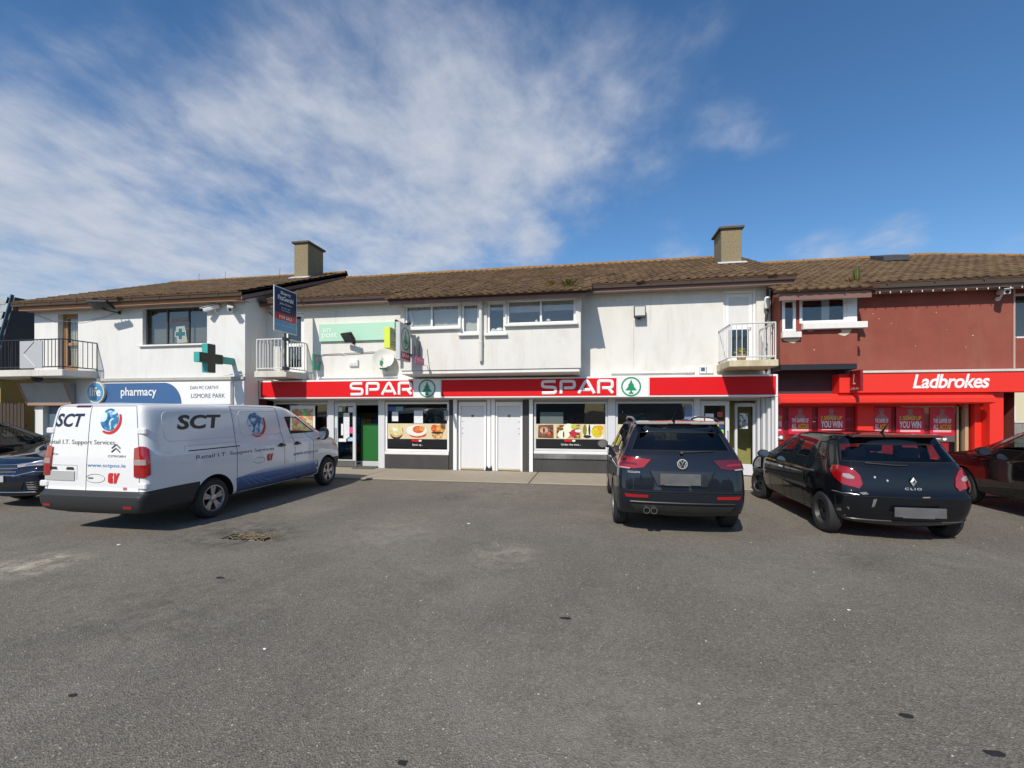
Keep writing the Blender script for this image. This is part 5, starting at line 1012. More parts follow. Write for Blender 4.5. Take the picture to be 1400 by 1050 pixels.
class Car:
    def __init__(s, name, label, cat, pos, yaw=0, group=None):
        s.root = thing(name, label, cat, pos, group); s.root.rotation_euler = (0,0,yaw); s.pos = Vector(pos); s.yaw = yaw; ORG[s.root] = Vector()  # children live in car space
    def shell(s, rows, lowy, upy, ncol_map, tagf, mats, axles, arch_r, halfw, lvl=2):
        """rows: dict(zr,zs,zf,yr,yf,w,m[,wr,wf,br,bf]); m blends lowy->upy"""
        K = len(lowy); RF = (0,.32,.64,.88); verts = []; n = 0; grid = []
        for r in rows:
            w = r['w']; wr = r.get('wr', w*.95); wf = r.get('wf', w*.92); br = r.get('br',.06); bf = r.get('bf',.16); m = r['m']; half = []
            for f in RF: half.append((f*wr if f else r.get('cx',0), r['yr']+br*f*f, r['zr']))
            sy = [a+(b-a)*m for a, b in zip(lowy, upy)]
            cr = r.get('cr', .10); half.append((wr*.985, r['yr']+br+cr*.35, r['zr']))
            sy = [max(y, r['yr']+br+cr+.03*i) for i, y in enumerate(sy)]; sy = [min(y, r['yf']-bf-.12-.04*(K-1-i)) for i, y in enumerate(sy)]
            for i, y in enumerate(sy):
                t = i/(K-1); k = 1-(1-wr/w)*max(0,1-t/.30)**2-(1-wf/w)*max(0,(t-.70)/.30)**2
                zs = r['zs'] if 'zs' in r else r['zr']; zf = r['zf']
                z = zs[0]+(zs[1]-zs[0])*t if isinstance(zs, tuple) else zs
                half.append((w*k, y, z))
            half.append((wf*.97, r['yf']-bf-.02, (r['zf']+half[-1][2])/2))
            for f in reversed(RF): half.append((f*wf, r['yf']-bf*f*f, r['zf']))
            N = len(half); ids = []
            for (x, y, z) in half: verts.append((x, y, z)); ids.append(len(verts)-1)
            left = [ids[0]]+[None]*(N-2)+[ids[-1]]
            for j in range(1, N-1): x, y, z = half[j]; verts.append((-x, y, z)); left[j] = len(verts)-1
            grid.append((ids, left))
        tags = {}; faces = []; fm = []
        def tid(k):
            if k not in tags: tags[k] = len(tags)
            return tags[k]
        tid('arch'); tid('body'); s.N = N; s.K = K
        for r in range(len(rows)-1):
            for side in (0, 1):
                A, B = grid[r][side], grid[r+1][side]
                for j in range(N-1):
                    f = [A[j],A[j+1],B[j+1],B[j]]; faces.append(f if side == 0 else f[::-1]); fm.append(tid(tagf(r, j, side)))
        for (r, flip) in ((0, True), (len(rows)-1, False)):
            a, b = grid[r]
            for j in range(N-1):
                f = []
                for i in (a[j],a[j+1],b[j+1],b[j]):
                    if i not in f: f.append(i)
                if len(f) > 2: faces.append(f[::-1] if flip else f); fm.append(tid('under' if flip else 'body'))
        me = bpy.data.meshes.new('shell'); me.from_pydata(verts, [], faces)
        for p, i in zip(me.polygons, fm): p.material_index = i
        bm = bmesh.new(); bm.from_mesh(me); bmesh.ops.recalc_face_normals(bm, faces=bm.faces)
        cl = bm.edges.layers.float.new('crease_edge')
        rowof = {}
        for r, (a, b) in enumerate(grid):
            for i in a+b: rowof[i] = r
        for e in bm.edges:
            ra, rb = rowof[e.verts[0].index], rowof[e.verts[1].index]
            if ra == rb: e[cl] = rows[ra].get('crease', 0)
        bm.to_mesh(me); bm.free()
        for k in tags: me.materials.append(bpy.data.materials.new('slot'))
        for p in me.polygons: p.use_smooth = True
        o = bpy.data.objects.new('shell', me); COL.objects.link(o); md = o.modifiers.new('s', 'SUBSURF'); md.levels = lvl; md.render_levels = lvl
        cut = []
        for ay in axles:
            for sx in (-1, 1):
                cb = MB().lathe([(arch_r,0),(arch_r,.34)], (sx*(halfw+.12),ay[0],ay[1]), (-sx,0,0), 40); cme = bpy.data.meshes.new('c'); cme.from_pydata(cb.v, [], cb.f)
                b2 = bmesh.new(); b2.from_mesh(cme); bmesh.ops.recalc_face_normals(b2, faces=b2.faces); b2.to_mesh(cme); b2.free()
                for k in range(len(tags)): cme.materials.append(me.materials[k])
                co = bpy.data.objects.new('c', cme); COL.objects.link(co); cut.append(co); bo = o.modifiers.new('b', 'BOOLEAN'); bo.operation = 'DIFFERENCE'; bo.solver = 'EXACT'; bo.object = co
        dg = bpy.context.evaluated_depsgraph_get(); dg.update(); ev = bpy.data.meshes.new_from_object(o.evaluated_get(dg))
        for c in cut: bpy.data.objects.remove(c)
        bpy.data.objects.remove(o)
        ev.set_sharp_from_angle(angle=R(38)); cn = [Vector(c.vector) for c in ev.corner_normals]; co = [v.co.copy() for v in ev.vertices]
        vn = [v.normal.copy() for v in ev.vertices]
        s.bvh = BVHTree.FromPolygons(co, [tuple(p.vertices) for p in ev.polygons if p.material_index != 0])
        byk = {}
        ym = sum(a[0] for a in axles)/len(axles); narch = 0
        for p in ev.polygons:
            k = p.material_index
            if k == 0:
                q = sum((co[v] for v in p.vertices), Vector())/len(p.vertices); nk = 'arch:%d%d' % (q.x > 0, q.y > ym); k = tags.setdefault(nk, 1000+len(tags))
            byk.setdefault(k, []).append(p)
        s.parts = {}; inv = {v: k for k, v in tags.items()}
        for k in ['body']+[k for k in tags if k != 'body']:
            ps = byk.get(tags[k], [])
            if not ps: continue
            spec = mats[k] if k in mats else mats[k.split(':')[0]]; nm, mt, par, inset = spec[:4]
            mp = {}; vs = []; fs = []; nr = []
            for p in ps:
                f = []
                for li in p.loop_indices:
                    vi = ev.loops[li].vertex_index
                    if vi not in mp: mp[vi] = len(vs); vs.append(co[vi]-vn[vi]*inset)
                    f.append(mp[vi]); nr.append(cn[li])
                fs.append(f)
            pm = bpy.data.meshes.new(nm); pm.from_pydata([tuple(v) for v in vs], [], fs)
            for p in pm.polygons: p.use_smooth = True
            pm.normals_split_custom_set([tuple(x) for x in nr])
            parent = s.parts[par] if par in s.parts else s.root
            ob = mobj(nm, pm, (0,0,0), mt, None); ob.parent = parent; ORG[ob] = Vector(); s.parts[k] = ob
            if len(spec) > 4:   # seam round the part
                sm, rad = spec[4]; cnt = {}
                for f in fs:
                    for a, b in zip(f, f[1:]+f[:1]): cnt[frozenset((a,b))] = cnt.get(frozenset((a,b)), 0)+1
                nxt = {}
                for e, c in cnt.items():
                    if c == 1:
                        a, b = tuple(e); nxt.setdefault(a, []).append(b); nxt.setdefault(b, []).append(a)
                q = MB(); seen = set()
                for st in nxt:
                    if st in seen: continue
                    path = [st]; seen.add(st); cur = st
                    while True:
                        c = [x for x in nxt[cur] if x not in seen]
                        if not c: break
                        cur = c[0]; seen.add(cur); path.append(cur)
                    if len(path) > 3:
                        if path[0] in nxt[path[-1]]: path.append(path[0])
                        q.tube([vs[i] for i in path], rad, 5, cap=False)
                if q.v: x = q.build('seal' if 'window' in nm or 'screen' in nm else 'panel_gap', sm, ob, smooth='all', fix=False)
        return s
    def snap(s, p, off=.004, axis=None):
        p = Vector(p)
        if axis:
            d = Vector(axis); h = s.bvh.ray_cast(p-d*1.5, d)
            if h[0] is not None and h[3] < 3: return h[0]-d*off
        h = s.bvh.find_nearest(p)
        n = h[1]
        if n.dot(h[0]-Vector((0,h[0].y*.6+.6,.7))) < 0: n = -n
        return h[0]+n*off
    def patch(s, name, poly, mat, off=.006, thick=.0, axis=None, parent=None, cuts=3, smooth='all'):
        bm = bmesh.new(); vs = [bm.verts.new(p) for p in poly]; bm.faces.new(vs); bmesh.ops.triangulate(bm, faces=bm.faces)
        for _ in range(cuts): bmesh.ops.subdivide_edges(bm, edges=bm.edges, cuts=1, use_grid_fill=True)
        m = MB(); bm.verts.ensure_lookup_table(); bm.verts.index_update()
        m.v = [tuple(s.snap(v.co, off, axis)) for v in bm.verts]; m.f = [tuple(v.index for v in f.verts) for f in bm.faces]; 
        if thick:
            bd = [e for e in bm.edges if len(e.link_faces) == 1]; n = len(m.v)
            m.v += [tuple(s.snap(v.co, off-thick, axis)) for v in bm.verts]
            for e in bd: a, b = e.verts[0].index, e.verts[1].index; m.f.append((a,b,b+n,a+n))
        bm.free(); o = m.build(name, mat, parent or s.root, smooth=True); return o
    def line(s, name, pts, mat, r, axis=None, off=.0, parent=None, n=6, sub=8):
        q = []
        for a, b in zip(pts, pts[1:]):
            for i in range(sub): q.append(Vector(a).lerp(Vector(b), i/sub))
        q.append(Vector(pts[-1])); return MB().tube([s.snap(p, off, axis) for p in q], r, n).build(name, mat, parent or s.root, smooth=True)
    def wheel(s, x, y, R_, rimr, w, style, mat, side, steer=0):
        ax = Vector((side,0,0)); c = (x-side*w, y, R_)
        hw = w; t = MB(); sh = R_-rimr
        prof = [(rimr-.01,.03),(rimr+.004,.005),(rimr+sh*.35,-.004),(rimr+sh*.7,.002),(R_-.022,.016),(R_-.004,.04)]
        g = .008
        for k in (.28,.5,.72): prof += [(R_-.001,hw*k-.012),(R_-g,hw*k-.006),(R_-g,hw*k+.006),(R_-.001,hw*k+.012)]
        prof += [(R_-.004,hw-.04),(R_-.022,hw-.016),(rimr+sh*.5,hw+.002),(rimr,hw-.01),(rimr-.01,hw-.03)]
        prof = [(r, w-h) for r, h in prof]
        e = bpy.data.objects.new('wheel', None); COL.objects.link(e); e.parent = s.root; ORG[e] = Vector((x,y,R_)); e.location = (x,y,R_); e.rotation_euler = (0,0,steer)
        t.lathe(prof, c, ax, 44, close=True).build('tyre', RUBBER, e, smooth=True)
        rm = MB(); o = w
        rm.lathe([(rimr+.002,o-.004),(rimr-.012,o-.002),(rimr-.02,o-.02),(rimr-.035,.06),(rimr-.03,.03)], c, ax, 44, close=True)
        if style == 'steel':
            rm.lathe([(.03,o-.05),(.09,o-.045),(.12,o-.06),(rimr-.06,o-.075),(rimr-.035,o-.06),(rimr-.035,o-.09),(.03,o-.10)], c, ax, 40, close=True)
            for k in range(8):
                a = k*math.pi/4; cc = Vector(c)+ax*(o-.066)+Vector((0,math.cos(a),math.sin(a)))*(rimr-.085); MB().lathe([(.018,0),(.016,.004)], cc, ax, 10).build('vent', ARCH, e)
        else:
            nsp = style
            for k in range(nsp):
                for dd in (-.16, .16):
                    a = 2*math.pi*k/nsp+.3; p0 = Vector(c)+ax*(o-.028)+Vector((0,math.cos(a+dd*.9),math.sin(a+dd*.9)))*.055; p1 = Vector(c)+ax*(o-.018)+Vector((0,math.cos(a+dd),math.sin(a+dd)))*(rimr-.016)
                    d = (p1-p0).normalized(); sd_ = ax.cross(d).normalized(); q = []
                    for p, ww in ((p0,.020),(p1,.024)):
                        for (u_, v_) in ((-ww,0),(ww,0),(ww*.8,-.035),(-ww*.8,-.035)): q.append(tuple(p+sd_*u_+ax*v_))
                    rm.add(q, [(0,1,2,3),(7,6,5,4),(0,4,5,1),(1,5,6,2),(2,6,7,3),(3,7,4,0)])
            rm.lathe([(.065,o-.03),(.06,o-.018),(.03,o-.012),(.03,o-.07),(.065,o-.07)], c, ax, 24, close=True)
        rm.build('rim', mat, e, smooth=True); MB().lathe([(rimr-.05,.05),(rimr-.05,.055)], c, ax, 30).build('brake_disc', ARCH, e); MB().lathe([(.028,o-.014),(.02,o-.008)], c, ax, 16).build('hub_cap', CHROME if style != 'steel' else BLACKM, e)
    def mirror(s, side, p, mat, size=(.11,.075,.085)):
        c = Vector(p); m = MB(); a, b, h = size; prof = []
        m.lathe([(.35*h,-b),(.8*h,-b*.75),(h,-b*.1),(h*.97,b*.6),(h*.9,b*.75),(h*.2,b*.75)], (0,0,0), (0,-1,0), 18)
        m.v = [tuple(c+Vector((v[0]*a/h, v[1], v[2]))) for v in m.v]
        o = m.build('mirror', mat, s.root, smooth=True); MB().tube([tuple(c+Vector((-side*a*.6,0,-h*.5))), (c.x-side*(a+.09), c.y+.03, c.z-h*.9)], .028, 8).build('mirror_arm', PLASTIC, o)
        q = MB().lathe([(h*.86,0),(h*.86,.003)], (0,0,0), (0,-1,0), 18); q.v = [tuple(c+Vector((v[0]*a/h, v[1]-b*.76, v[2]))) for v in q.v]; q.build('mirror_glass', CHROME, o)
    def seat(s, x, y, z, h=.62, w=.24, mat=None):
        mt = mat or CABIN; m = MB(); rows_ = []
        for (zz, yy, ww, d) in ((0,0,.9,.08),(.2,.0,1,.09),(.45,-.08,.95,.08),(h,-.14,.7,.06)):
            k = [(-w*ww,yy-d),(w*ww,yy-d),(w*ww,yy+d*.6),(-w*ww,yy+d*.6)]; rows_.append([(x+p[0],y+p[1],z+zz) for p in k])
        for r_ in rows_: m.v += r_
        for i in range(3):
            for j in range(4): m.f.append((i*4+j,i*4+(j+1)%4,i*4+4+(j+1)%4,i*4+4+j))
        m.f += [(3,2,1,0),(12,13,14,15)]; o = m.build('seat', mt, s.root, bevel=.04, seg=2, smooth=True)
        hd = MB().box(x-.13,x+.13,y-.22,y-.12,z+h+.05,z+h+.22); hd.build('headrest', mt, o, bevel=.04, seg=2, smooth=True)
        MB().box(x-w,x+w,y,y+.5,z-.12,z+.02).build('cushion', mt, o, bevel=.04, seg=2, smooth=True)
# ---- white panel van
def van():
    WP = M('van_white', (.74,.74,.74), .3, var=.03, scale=2, coat=.8)
    c = Car('panel_van', 'white panel van with dark lettering and a globe on its rear doors', 'van', (-4.31,-6.36,0))
    lowy = [-.80,-.40,.54,1.0,1.84,1.92,2.75,3.4]; upy = [-.80,-.40,.54,1.0,1.72,1.80,2.08,2.22]
    D = dict
    rows = [D(zr=.30,zs=.28,zf=.24,yr=-1.00,yf=3.90,w=.86,m=0), D(zr=.37,zs=.34,zf=.34,yr=-1.12,yf=4.04,w=.93,m=0), D(zr=.57,zs=.60,zf=.56,yr=-1.13,yf=4.10,w=.945,m=0,crease=.6), D(zr=.63,zs=.65,zf=.64,yr=-1.055,yf=4.10,w=.945,m=0,crease=.5),
            D(zr=.92,zs=.92,zf=.90,yr=-1.05,yf=4.06,w=.95,m=0), D(zr=1.12,zs=1.12,zf=1.04,yr=-1.04,yf=3.92,w=.945,m=0,crease=.25), D(zr=1.18,zs=1.18,zf=1.15,yr=-1.035,yf=3.70,w=.925,m=.1), D(zr=1.24,zs=1.25,zf=1.24,yr=-1.03,yf=3.42,w=.91,m=.35),
            D(zr=1.70,zs=(1.74,1.70),zf=1.72,yr=-1.00,yf=2.52,w=.835,m=1), D(zr=1.875,zs=1.875,zf=1.855,yr=-.97,yf=2.22,w=.785,m=1,crease=.3), D(zr=1.915,zs=1.915,zf=1.91,yr=-.80,yf=1.70,w=.56,m=1)]
    for r in rows: r['br'] = .015; r['cr'] = .045; r['wr'] = r['w']*.995; r['cx'] = -.14; r['yr'] -= .14
    K = 8
    def tagf(r, j, s):
        if r <= 2 and j <= 5: return 'bumper_rear'
        if r <= 2 and j >= 5+K-1: return 'bumper_front'
        if 3 <= r <= 8 and j <= 2: return 'door_rear:%d' % s
        if r == 7 and j >= 5+K: return 'windscreen'
        if r in (5,6) and j >= 5+K: return 'bonnet'
        if r == 7 and j in (10,11): return 'window:%d' % s
        if 1 <= r <= 6 and j in (10,): return 'door_front:%d' % s
        if 2 <= r <= 8 and j in (7,8) and s == 0: return 'door_sliding'
        return 'body'
    G = (SEAM, .0045); seal = (SEAM, .012)
    mats = {'arch': ('wheel_arch', ARCH, None, 0), 'body': ('body', WP, None, 0), 'under': ('underside', ARCH, None, 0), 'bumper_rear': ('bumper', PLASTIC, None, 0, G), 'bumper_front': ('bumper', PLASTIC, None, 0, G), 'door_rear': ('door', WP, None, 0, G), 'windscreen': ('windscreen', GLASSC, None, .006, seal), 'bonnet': ('bonnet', WP, None, 0, G), 'window': ('window', GLASSC, None, .006, seal), 'door_front': ('door', WP, None, 0, G), 'door_sliding': ('door', WP, None, 0, G)}
    c.shell(rows, lowy, upy, None, tagf, mats, ((0,.33),(3.34,.33)), .405, .95)
    for (y, st) in ((0,0),(3.34,0)):
        for sd_ in (-1, 1): c.wheel(sd_*.915, y, .335, .215, .21, 5, ALLOY, sd_)
    B = (0,1,0)   # project onto the rear doors along +y
    for sx in (-1, 1):
        P = [(.72,-1.20,1.26),(.82,-1.20,1.29),(.915,-1.19,1.29),(.95,-1.13,1.26),(.97,-1.13,.88),(.93,-1.2,.84),(.74,-1.2,.85)]
        l = c.patch('tail_light', [(sx*p[0],p[1],p[2]) for p in P], LRED_, .02, .03); Q = [(.74,-1.2,1.10),(.925,-1.19,1.10),(.935,-1.19,1.02),(.74,-1.2,1.02)]
        c.patch('reverse_lamp', [(sx*p[0],p[1],p[2]) for p in Q], LCLEAR, .023, .01, parent=l)
        for z in (1.50, .72):
            hp = c.snap((sx*(.80 if z > 1 else .86),-1.1,z), 0, B); MB().box(hp.x-.075,hp.x+.075,hp.y-.03,hp.y+.05,z-.045,z+.045).build('hinge', WP, c.root, bevel=.015)
    c.line('plate_recess', [(-.88,-1.1,.79),(-.88,-1.1,1.0),(-.26,-1.1,1.0),(-.26,-1.1,.79)], M('van_edge2', (.55,.56,.57), .4), .008, B, -.002); c.patch('number_plate', [(-.845,-1.1,.775),(-.295,-1.1,.775),(-.295,-1.1,.91),(-.845,-1.1,.91)], PLATE_, .012, .012, B, cuts=2)
    for x in (-.76,-.45): c.patch('plate_lamp', [(x,-1.1,.935),(x+.14,-1.1,.935),(x+.12,-1.1,.97),(x+.02,-1.1,.97)], BLACKM, .012, .012, B, cuts=1)
    m = MB().lathe([(.05,0),(.13,.006),(.125,.02),(.04,.03)], (-.46,-1.10,1.19), (0,-1,0), 20); m.v = [(v[0],v[1],1.19+(v[2]-1.19)*.38) for v in m.v]; m.build('handle', BLACKM, c.root, smooth=True)
    c.patch('brake_light', [(-.38,-1.0,1.875),(-.12,-1.0,1.875),(-.12,-1.0,1.845),(-.38,-1.0,1.845)], LDK, .008, .01, B, cuts=2)
    for sx in (-.80, .62): c.patch('reflector', [(sx,-1.2,.40),(sx+.14,-1.2,.40),(sx+.14,-1.2,.44),(sx,-1.2,.44)], LRED_, .006, .006, B, cuts=1)
    # print on the rear doors
    sn = lambda p: c.snap(p, .004, B); INK = M('ink_navy', (.012,.016,.05), .4); GREYI = M('ink_grey', (.10,.10,.10), .5); BLUEI = M('ink_blue', (.06,.20,.42), .4); REDI = M('ink_red', (.55,.02,.02), .4)
    lettering('SCT', c.root, INK, (-.72,-1.05,1.555), .53, .20, bold=.03, shear=.25, snap=sn); lettering('Retail I.T. Support Services', c.root, GREYI, (-.845,-1.05,1.285), 1.22, .085, snap=sn); lettering('www.sctpos.ie', c.root, BLUEI, (-.08,-1.05,.965), .66, .065, bold=.005, snap=sn); lettering('CITROEN', c.root, GREYI, (.27,-1.05,1.125), .30, .03, bold=.01, snap=sn); lettering('DISPATCH', c.root, GREYI, (-.85,-1.05,1.14), .22, .028, bold=.01, snap=sn)
    GLOBE = bpy.data.materials.new('globe_print'); GLOBE.use_nodes = True; t = GLOBE.node_tree; b = t.nodes['Principled BSDF']; b.inputs['Roughness'].default_value = .35
    tc = nn(t, 'ShaderNodeTexCoord'); n = nn(t, 'ShaderNodeTexNoise'); n.inputs['Scale'].default_value = 8.0; n.inputs['Detail'].default_value = 5; n.inputs['Distortion'].default_value = .8; t.links.new(tc.outputs['Object'], n.inputs['Vector'])
    r = nn(t, 'ShaderNodeValToRGB'); t.links.new(n.outputs[0], r.inputs[0]); e = r.color_ramp.elements; e[0].position = .35; e[0].color = (.01,.07,.19,1); e[1].position = .60; e[1].color = (.62,.72,.78,1); x = e.new(.50); x.color = (.04,.22,.42,1); x = e.new(.54); x.color = (.55,.68,.76,1); t.links.new(r.outputs[0], b.inputs['Base Color'])
    def globe(cx, cz, rad, mk, ax, sn2):
        c.patch('globe_print', [mk(p) for p in ell(cx, cz, rad, rad*1.05, 28)], GLOBE, .0045, 0, ax, cuts=2)
        o = ell(cx+.05*rad, cz-.05*rad, rad*1.30, rad*1.32, 20, -125, 25); i_ = ell(cx-.03*rad, cz+.08*rad, rad*1.12, rad*1.2, 20, 22, -118)
        q = MB(); n = len(o)
        q.v = [tuple(c.snap(mk(p), .0045, ax)) for p in o+i_]; q.f = [(i,i+1,2*n-2-i,2*n-1-i) for i in range(n-1)]; q.build('crescent_print', REDI, c.root, fix=False)
    globe(.25, 1.665, .155, lambda p: (p[0],-1.05,p[1]), B, None)
    for dz in (0, .055):
        q = MB()
        for a, b2 in (((.33,1.20+dz),(.40,1.255+dz)),((.40,1.255+dz),(.47,1.20+dz))): q.tube([c.snap((a[0],-1.05,a[1]),.003,B), c.snap((b2[0],-1.05,b2[1]),.003,B)], .010, 6)
        q.build('chevron', GREYI, c.root)
    def ring(pts, mat, r_, ax, nm): MB().tube([c.snap(p, .003, ax) for p in pts], r_, 4, cap=False).build(nm, mat, c.root)
    ring([(p[0],-1.05,p[1]) for p in ell(.07,.815,.165,.062,24)]+[(.07+.165,-1.05,.815)], GREYI, .003, B, 'oval_print'); lettering('NSAI', c.root, INK, (-.06,-1.05,.805), .09, .03, bold=.02, snap=sn)
    def redlogo(mk, ax, k):
        for P in ([(0,.02),(.03,0),(.085,0),(.085,.035),(.045,.04),(.045,.06),(.08,.06),(.08,.085),(.045,.085),(.045,.11),(.085,.115),(.085,.15),(.02,.15),(0,.12),(.012,.075)], [(.10,0),(.14,0),(.165,.07),(.20,.15),(.155,.15),(.145,.10),(.13,.15),(.10,.15)]): c.patch('logo_print', [mk((p[0]*k,p[1]*k)) for p in P], REDI, .0045, 0, ax, cuts=1)
    redlogo(lambda p: (.29+p[0],-1.05,.75+p[1]), B, 1)
    c.patch('sticker', [(.55,-1.1,.66),(.61,-1.1,.66),(.61,-1.1,.70),(.55,-1.1,.70)], M('sticker_pink', (.5,.12,.16), .5), .004, 0, B, cuts=1)
    # print on the right side, read from rear to front
    A = (-1,0,0); sa_ = lambda p: c.snap(p, .004, A); BLK = M('ink_black', (.012,.013,.016), .35)
    lettering('SCT', c.root, BLK, (1.0,-.64,1.50), .86, .23, right=(0,1,0), bold=.035, shear=.2, snap=sa_); lettering('Retail I.T. Support Services', c.root, M('ink_slate', (.05,.055,.07), .4), (1.0,-.38,1.0), 1.78, .085, right=(0,1,0), snap=sa_); lettering('www.sctpos.ie', c.root, BLUEI, (1.0,1.98,.82), .92, .095, right=(0,1,0), bold=.012, snap=sa_)
    globe(1.00, 1.56, .195, lambda p: (1.0,p[0],p[1]), A, None); ring([(1.0,p[0],p[1]) for p in ell(1.0,.86,.14,.055,24)]+[(1.0,1.14,.86)], GREYI, .003, A, 'oval_print'); redlogo(lambda p: (1.0,1.2+p[0],.82+p[1]), A, .9)
    GR = bpy.data.materials.new('blue_fade_print'); GR.use_nodes = True; t = GR.node_tree; b = t.nodes['Principled BSDF']; b.inputs['Roughness'].default_value = .4; b.inputs['Coat Weight'].default_value = .2
    tc = nn(t, 'ShaderNodeTexCoord'); sp = nn(t, 'ShaderNodeSeparateXYZ'); t.links.new(tc.outputs['Object'], sp.inputs[0]); r = nn(t, 'ShaderNodeValToRGB'); mr = nn(t, 'ShaderNodeMapRange'); t.links.new(sp.outputs['Z'], mr.inputs['Value']); mr.inputs['From Max'].default_value = .40; t.links.new(mr.outputs[0], r.inputs[0])
    e = r.color_ramp.elements; e[0].color = (.010,.035,.10,1); e[1].color = (.70,.72,.75,1); x = e.new(.50); x.color = (.012,.06,.20,1); x = e.new(.74); x.color = (.05,.16,.36,1); t.links.new(r.outputs[0], b.inputs['Base Color'])
    c.patch('blue_print', [(1.0,.44,.60),(1.0,1.2,.70),(1.0,2.0,.70),(1.0,2.90,.70),(1.0,2.94,.50),(1.0,2.90,.36),(1.0,2.0,.30),(1.0,.48,.30)], GR, .003, 0, A, cuts=4)
    PB = M('print_paleblue', (.14,.32,.55), .4)
    for k in range(4): c.line('stripe_print', [(1.0,.55+k*.15,.60-.02*k),(1.0,.80+k*.18,.42)], PB, .0035, A, .002)
    for z in (.46,): c.line('stripe_print', [(1.0,1.2,z),(1.0,2.6,z+.05)], PB, .003, A, .002)
    for (y, z) in ((2.02,.70),(2.82,.60),(2.88,.48)): c.patch('sparkle_print', [(1.0,p[0],p[1]) for p in ell(y,z,.025,.025,10)], WHITEDEC, .005, 0, A, cuts=1)
    # panel pressings, rail, handles
    def rr(y0,y1,z0,z1,r_): 
        p = []
        for (cy,cz,a) in ((y1-r_,z1-r_,0),(y0+r_,z1-r_,90),(y0+r_,z0+r_,180),(y1-r_,z0+r_,270)): p += [(cy+r_*math.cos(R(a+30*i)),cz+r_*math.sin(R(a+30*i))) for i in range(4)]
        return p+[p[0]]
    WE = M('van_edge', (.60,.61,.63), .35, coat=.6)
    c.line('panel_pressing', [(1.0,y,z) for y,z in rr(-.86,.50,1.33,1.78,.10)], WE, .008, A, -.003, sub=3); c.line('panel_pressing', [(1.0,y,z) for y,z in rr(.60,1.66,1.33,1.78,.08)], WE, .010, A, -.003, sub=3)
    c.line('door_rail', [(1.0,-.50,1.165),(1.0,.54,1.165)], SEAM, .010, A, -.002); c.line('rail_edge', [(1.0,y,z) for y,z in ((-.56,1.15),(-.56,1.245),(.54,1.245))], WE, .005, A, .0)
    for y in (1.52, 2.02):
        h = c.patch('handle', [(1.0,y,1.075),(1.0,y+.20,1.075),(1.0,y+.20,1.105),(1.0,y,1.105)], BLACKM, .03, .03, A, cuts=2); c.patch('handle_cup', [(1.0,p[0],p[1]) for p in ell(y+.10,1.10,.075,.04,16)], SEAM, .003, 0, A, parent=h, cuts=1)
    for sd_ in (-1, 1): c.mirror(sd_, (sd_*1.06,2.92,1.27), BLACKM, (.10,.10,.15))
    c.line('belt_moulding', [(1.0,1.86,1.225),(1.0,2.98,1.215)], WE, .009, A, 0)
    for sd_ in (-1,1): c.patch('headlamp', [(sd_*.58,4.0,.98),(sd_*.86,3.85,1.06),(sd_*.92,3.62,1.10),(sd_*.92,3.60,.98),(sd_*.86,3.88,.90),(sd_*.6,4.02,.88)], LCLEAR, .008, .01)
    for x in (-.42, .42): c.seat(x, 1.95, .75, .70, .25)
    m = MB(); m.tube([(.42+.18*math.cos(a*.2618), 2.55+.09*math.sin(a*.2618), 1.12+.17*math.sin(a*.2618)) for a in range(25)], .016, 6); m.build('steering_wheel', CABIN, c.root, smooth=True); box('dashboard', -.80, .80, 2.62, 3.2, .75, 1.14, CABIN, c.root, bevel=.06)
    box('bulkhead', -.78, .78, 1.60, 1.63, .4, 1.75, CABIN, c.root)
    MB().tube([(.95,-.02,.72),(.955,-.42,.55)], .004, 4)
van()
# ---- hatchbacks and SUVs share one layout of columns
def hatch_tag(K, clad, rear_glass=3):
    def tagf(r, j, s):
        if r == 7 and j >= 5+K: return 'windscreen'
        if r in (5,6) and j >= 5+K: return 'bonnet'
        if r == 7 and j <= rear_glass-1: return 'rear_window'
        if r == 7 and j == 6: return 'window_q:%d' % s
        if r == 7 and j == 8: return 'window_r:%d' % s
        if r == 7 and j in (10,11): return 'window_f:%d' % s
        if 3 <= r <= 8 and j <= 2: return 'tailgate'
        if r <= 2 and j <= 4: return 'bumper_rear' if r > clad else 'valance'
        if r <= 2 and j >= 5+K-1: return 'bumper_front' if r > clad else 'valance'
        if r <= clad: return 'sill'
        if 1 <= r <= 6 and j == 8: return 'door_r:%d' % s
        if 1 <= r <= 6 and j == 10: return 'door_f:%d' % s
        return 'body'
    return tagf
def hatch_mats(P, CL, rg, sg):
    G = (SEAM, .004); seal = (SEAM, .010)
    return {'arch': ('wheel_arch', ARCH, None, 0), 'body': ('body', P, None, 0), 'under': ('underside', ARCH, None, 0), 'windscreen': ('windscreen', GLASSC, None, .005, seal), 'bonnet': ('bonnet', P, None, 0, G), 'tailgate': ('tailgate', P, None, 0, G), 'rear_window': ('rear_window', rg, None, .004, seal), 'window_q': ('window', sg, None, .005, seal), 'window_r': ('window', sg, None, .005, seal), 'window_f': ('window', GLASSC, None, .005, seal),
            'bumper_rear': ('bumper', P, None, 0, G), 'bumper_front': ('bumper', P, None, 0, G), 'valance': ('valance', CL, None, 0), 'sill': ('sill', CL, None, 0), 'door_r': ('door', P, None, 0, G), 'door_f': ('door', P, None, 0, G)}
D = dict
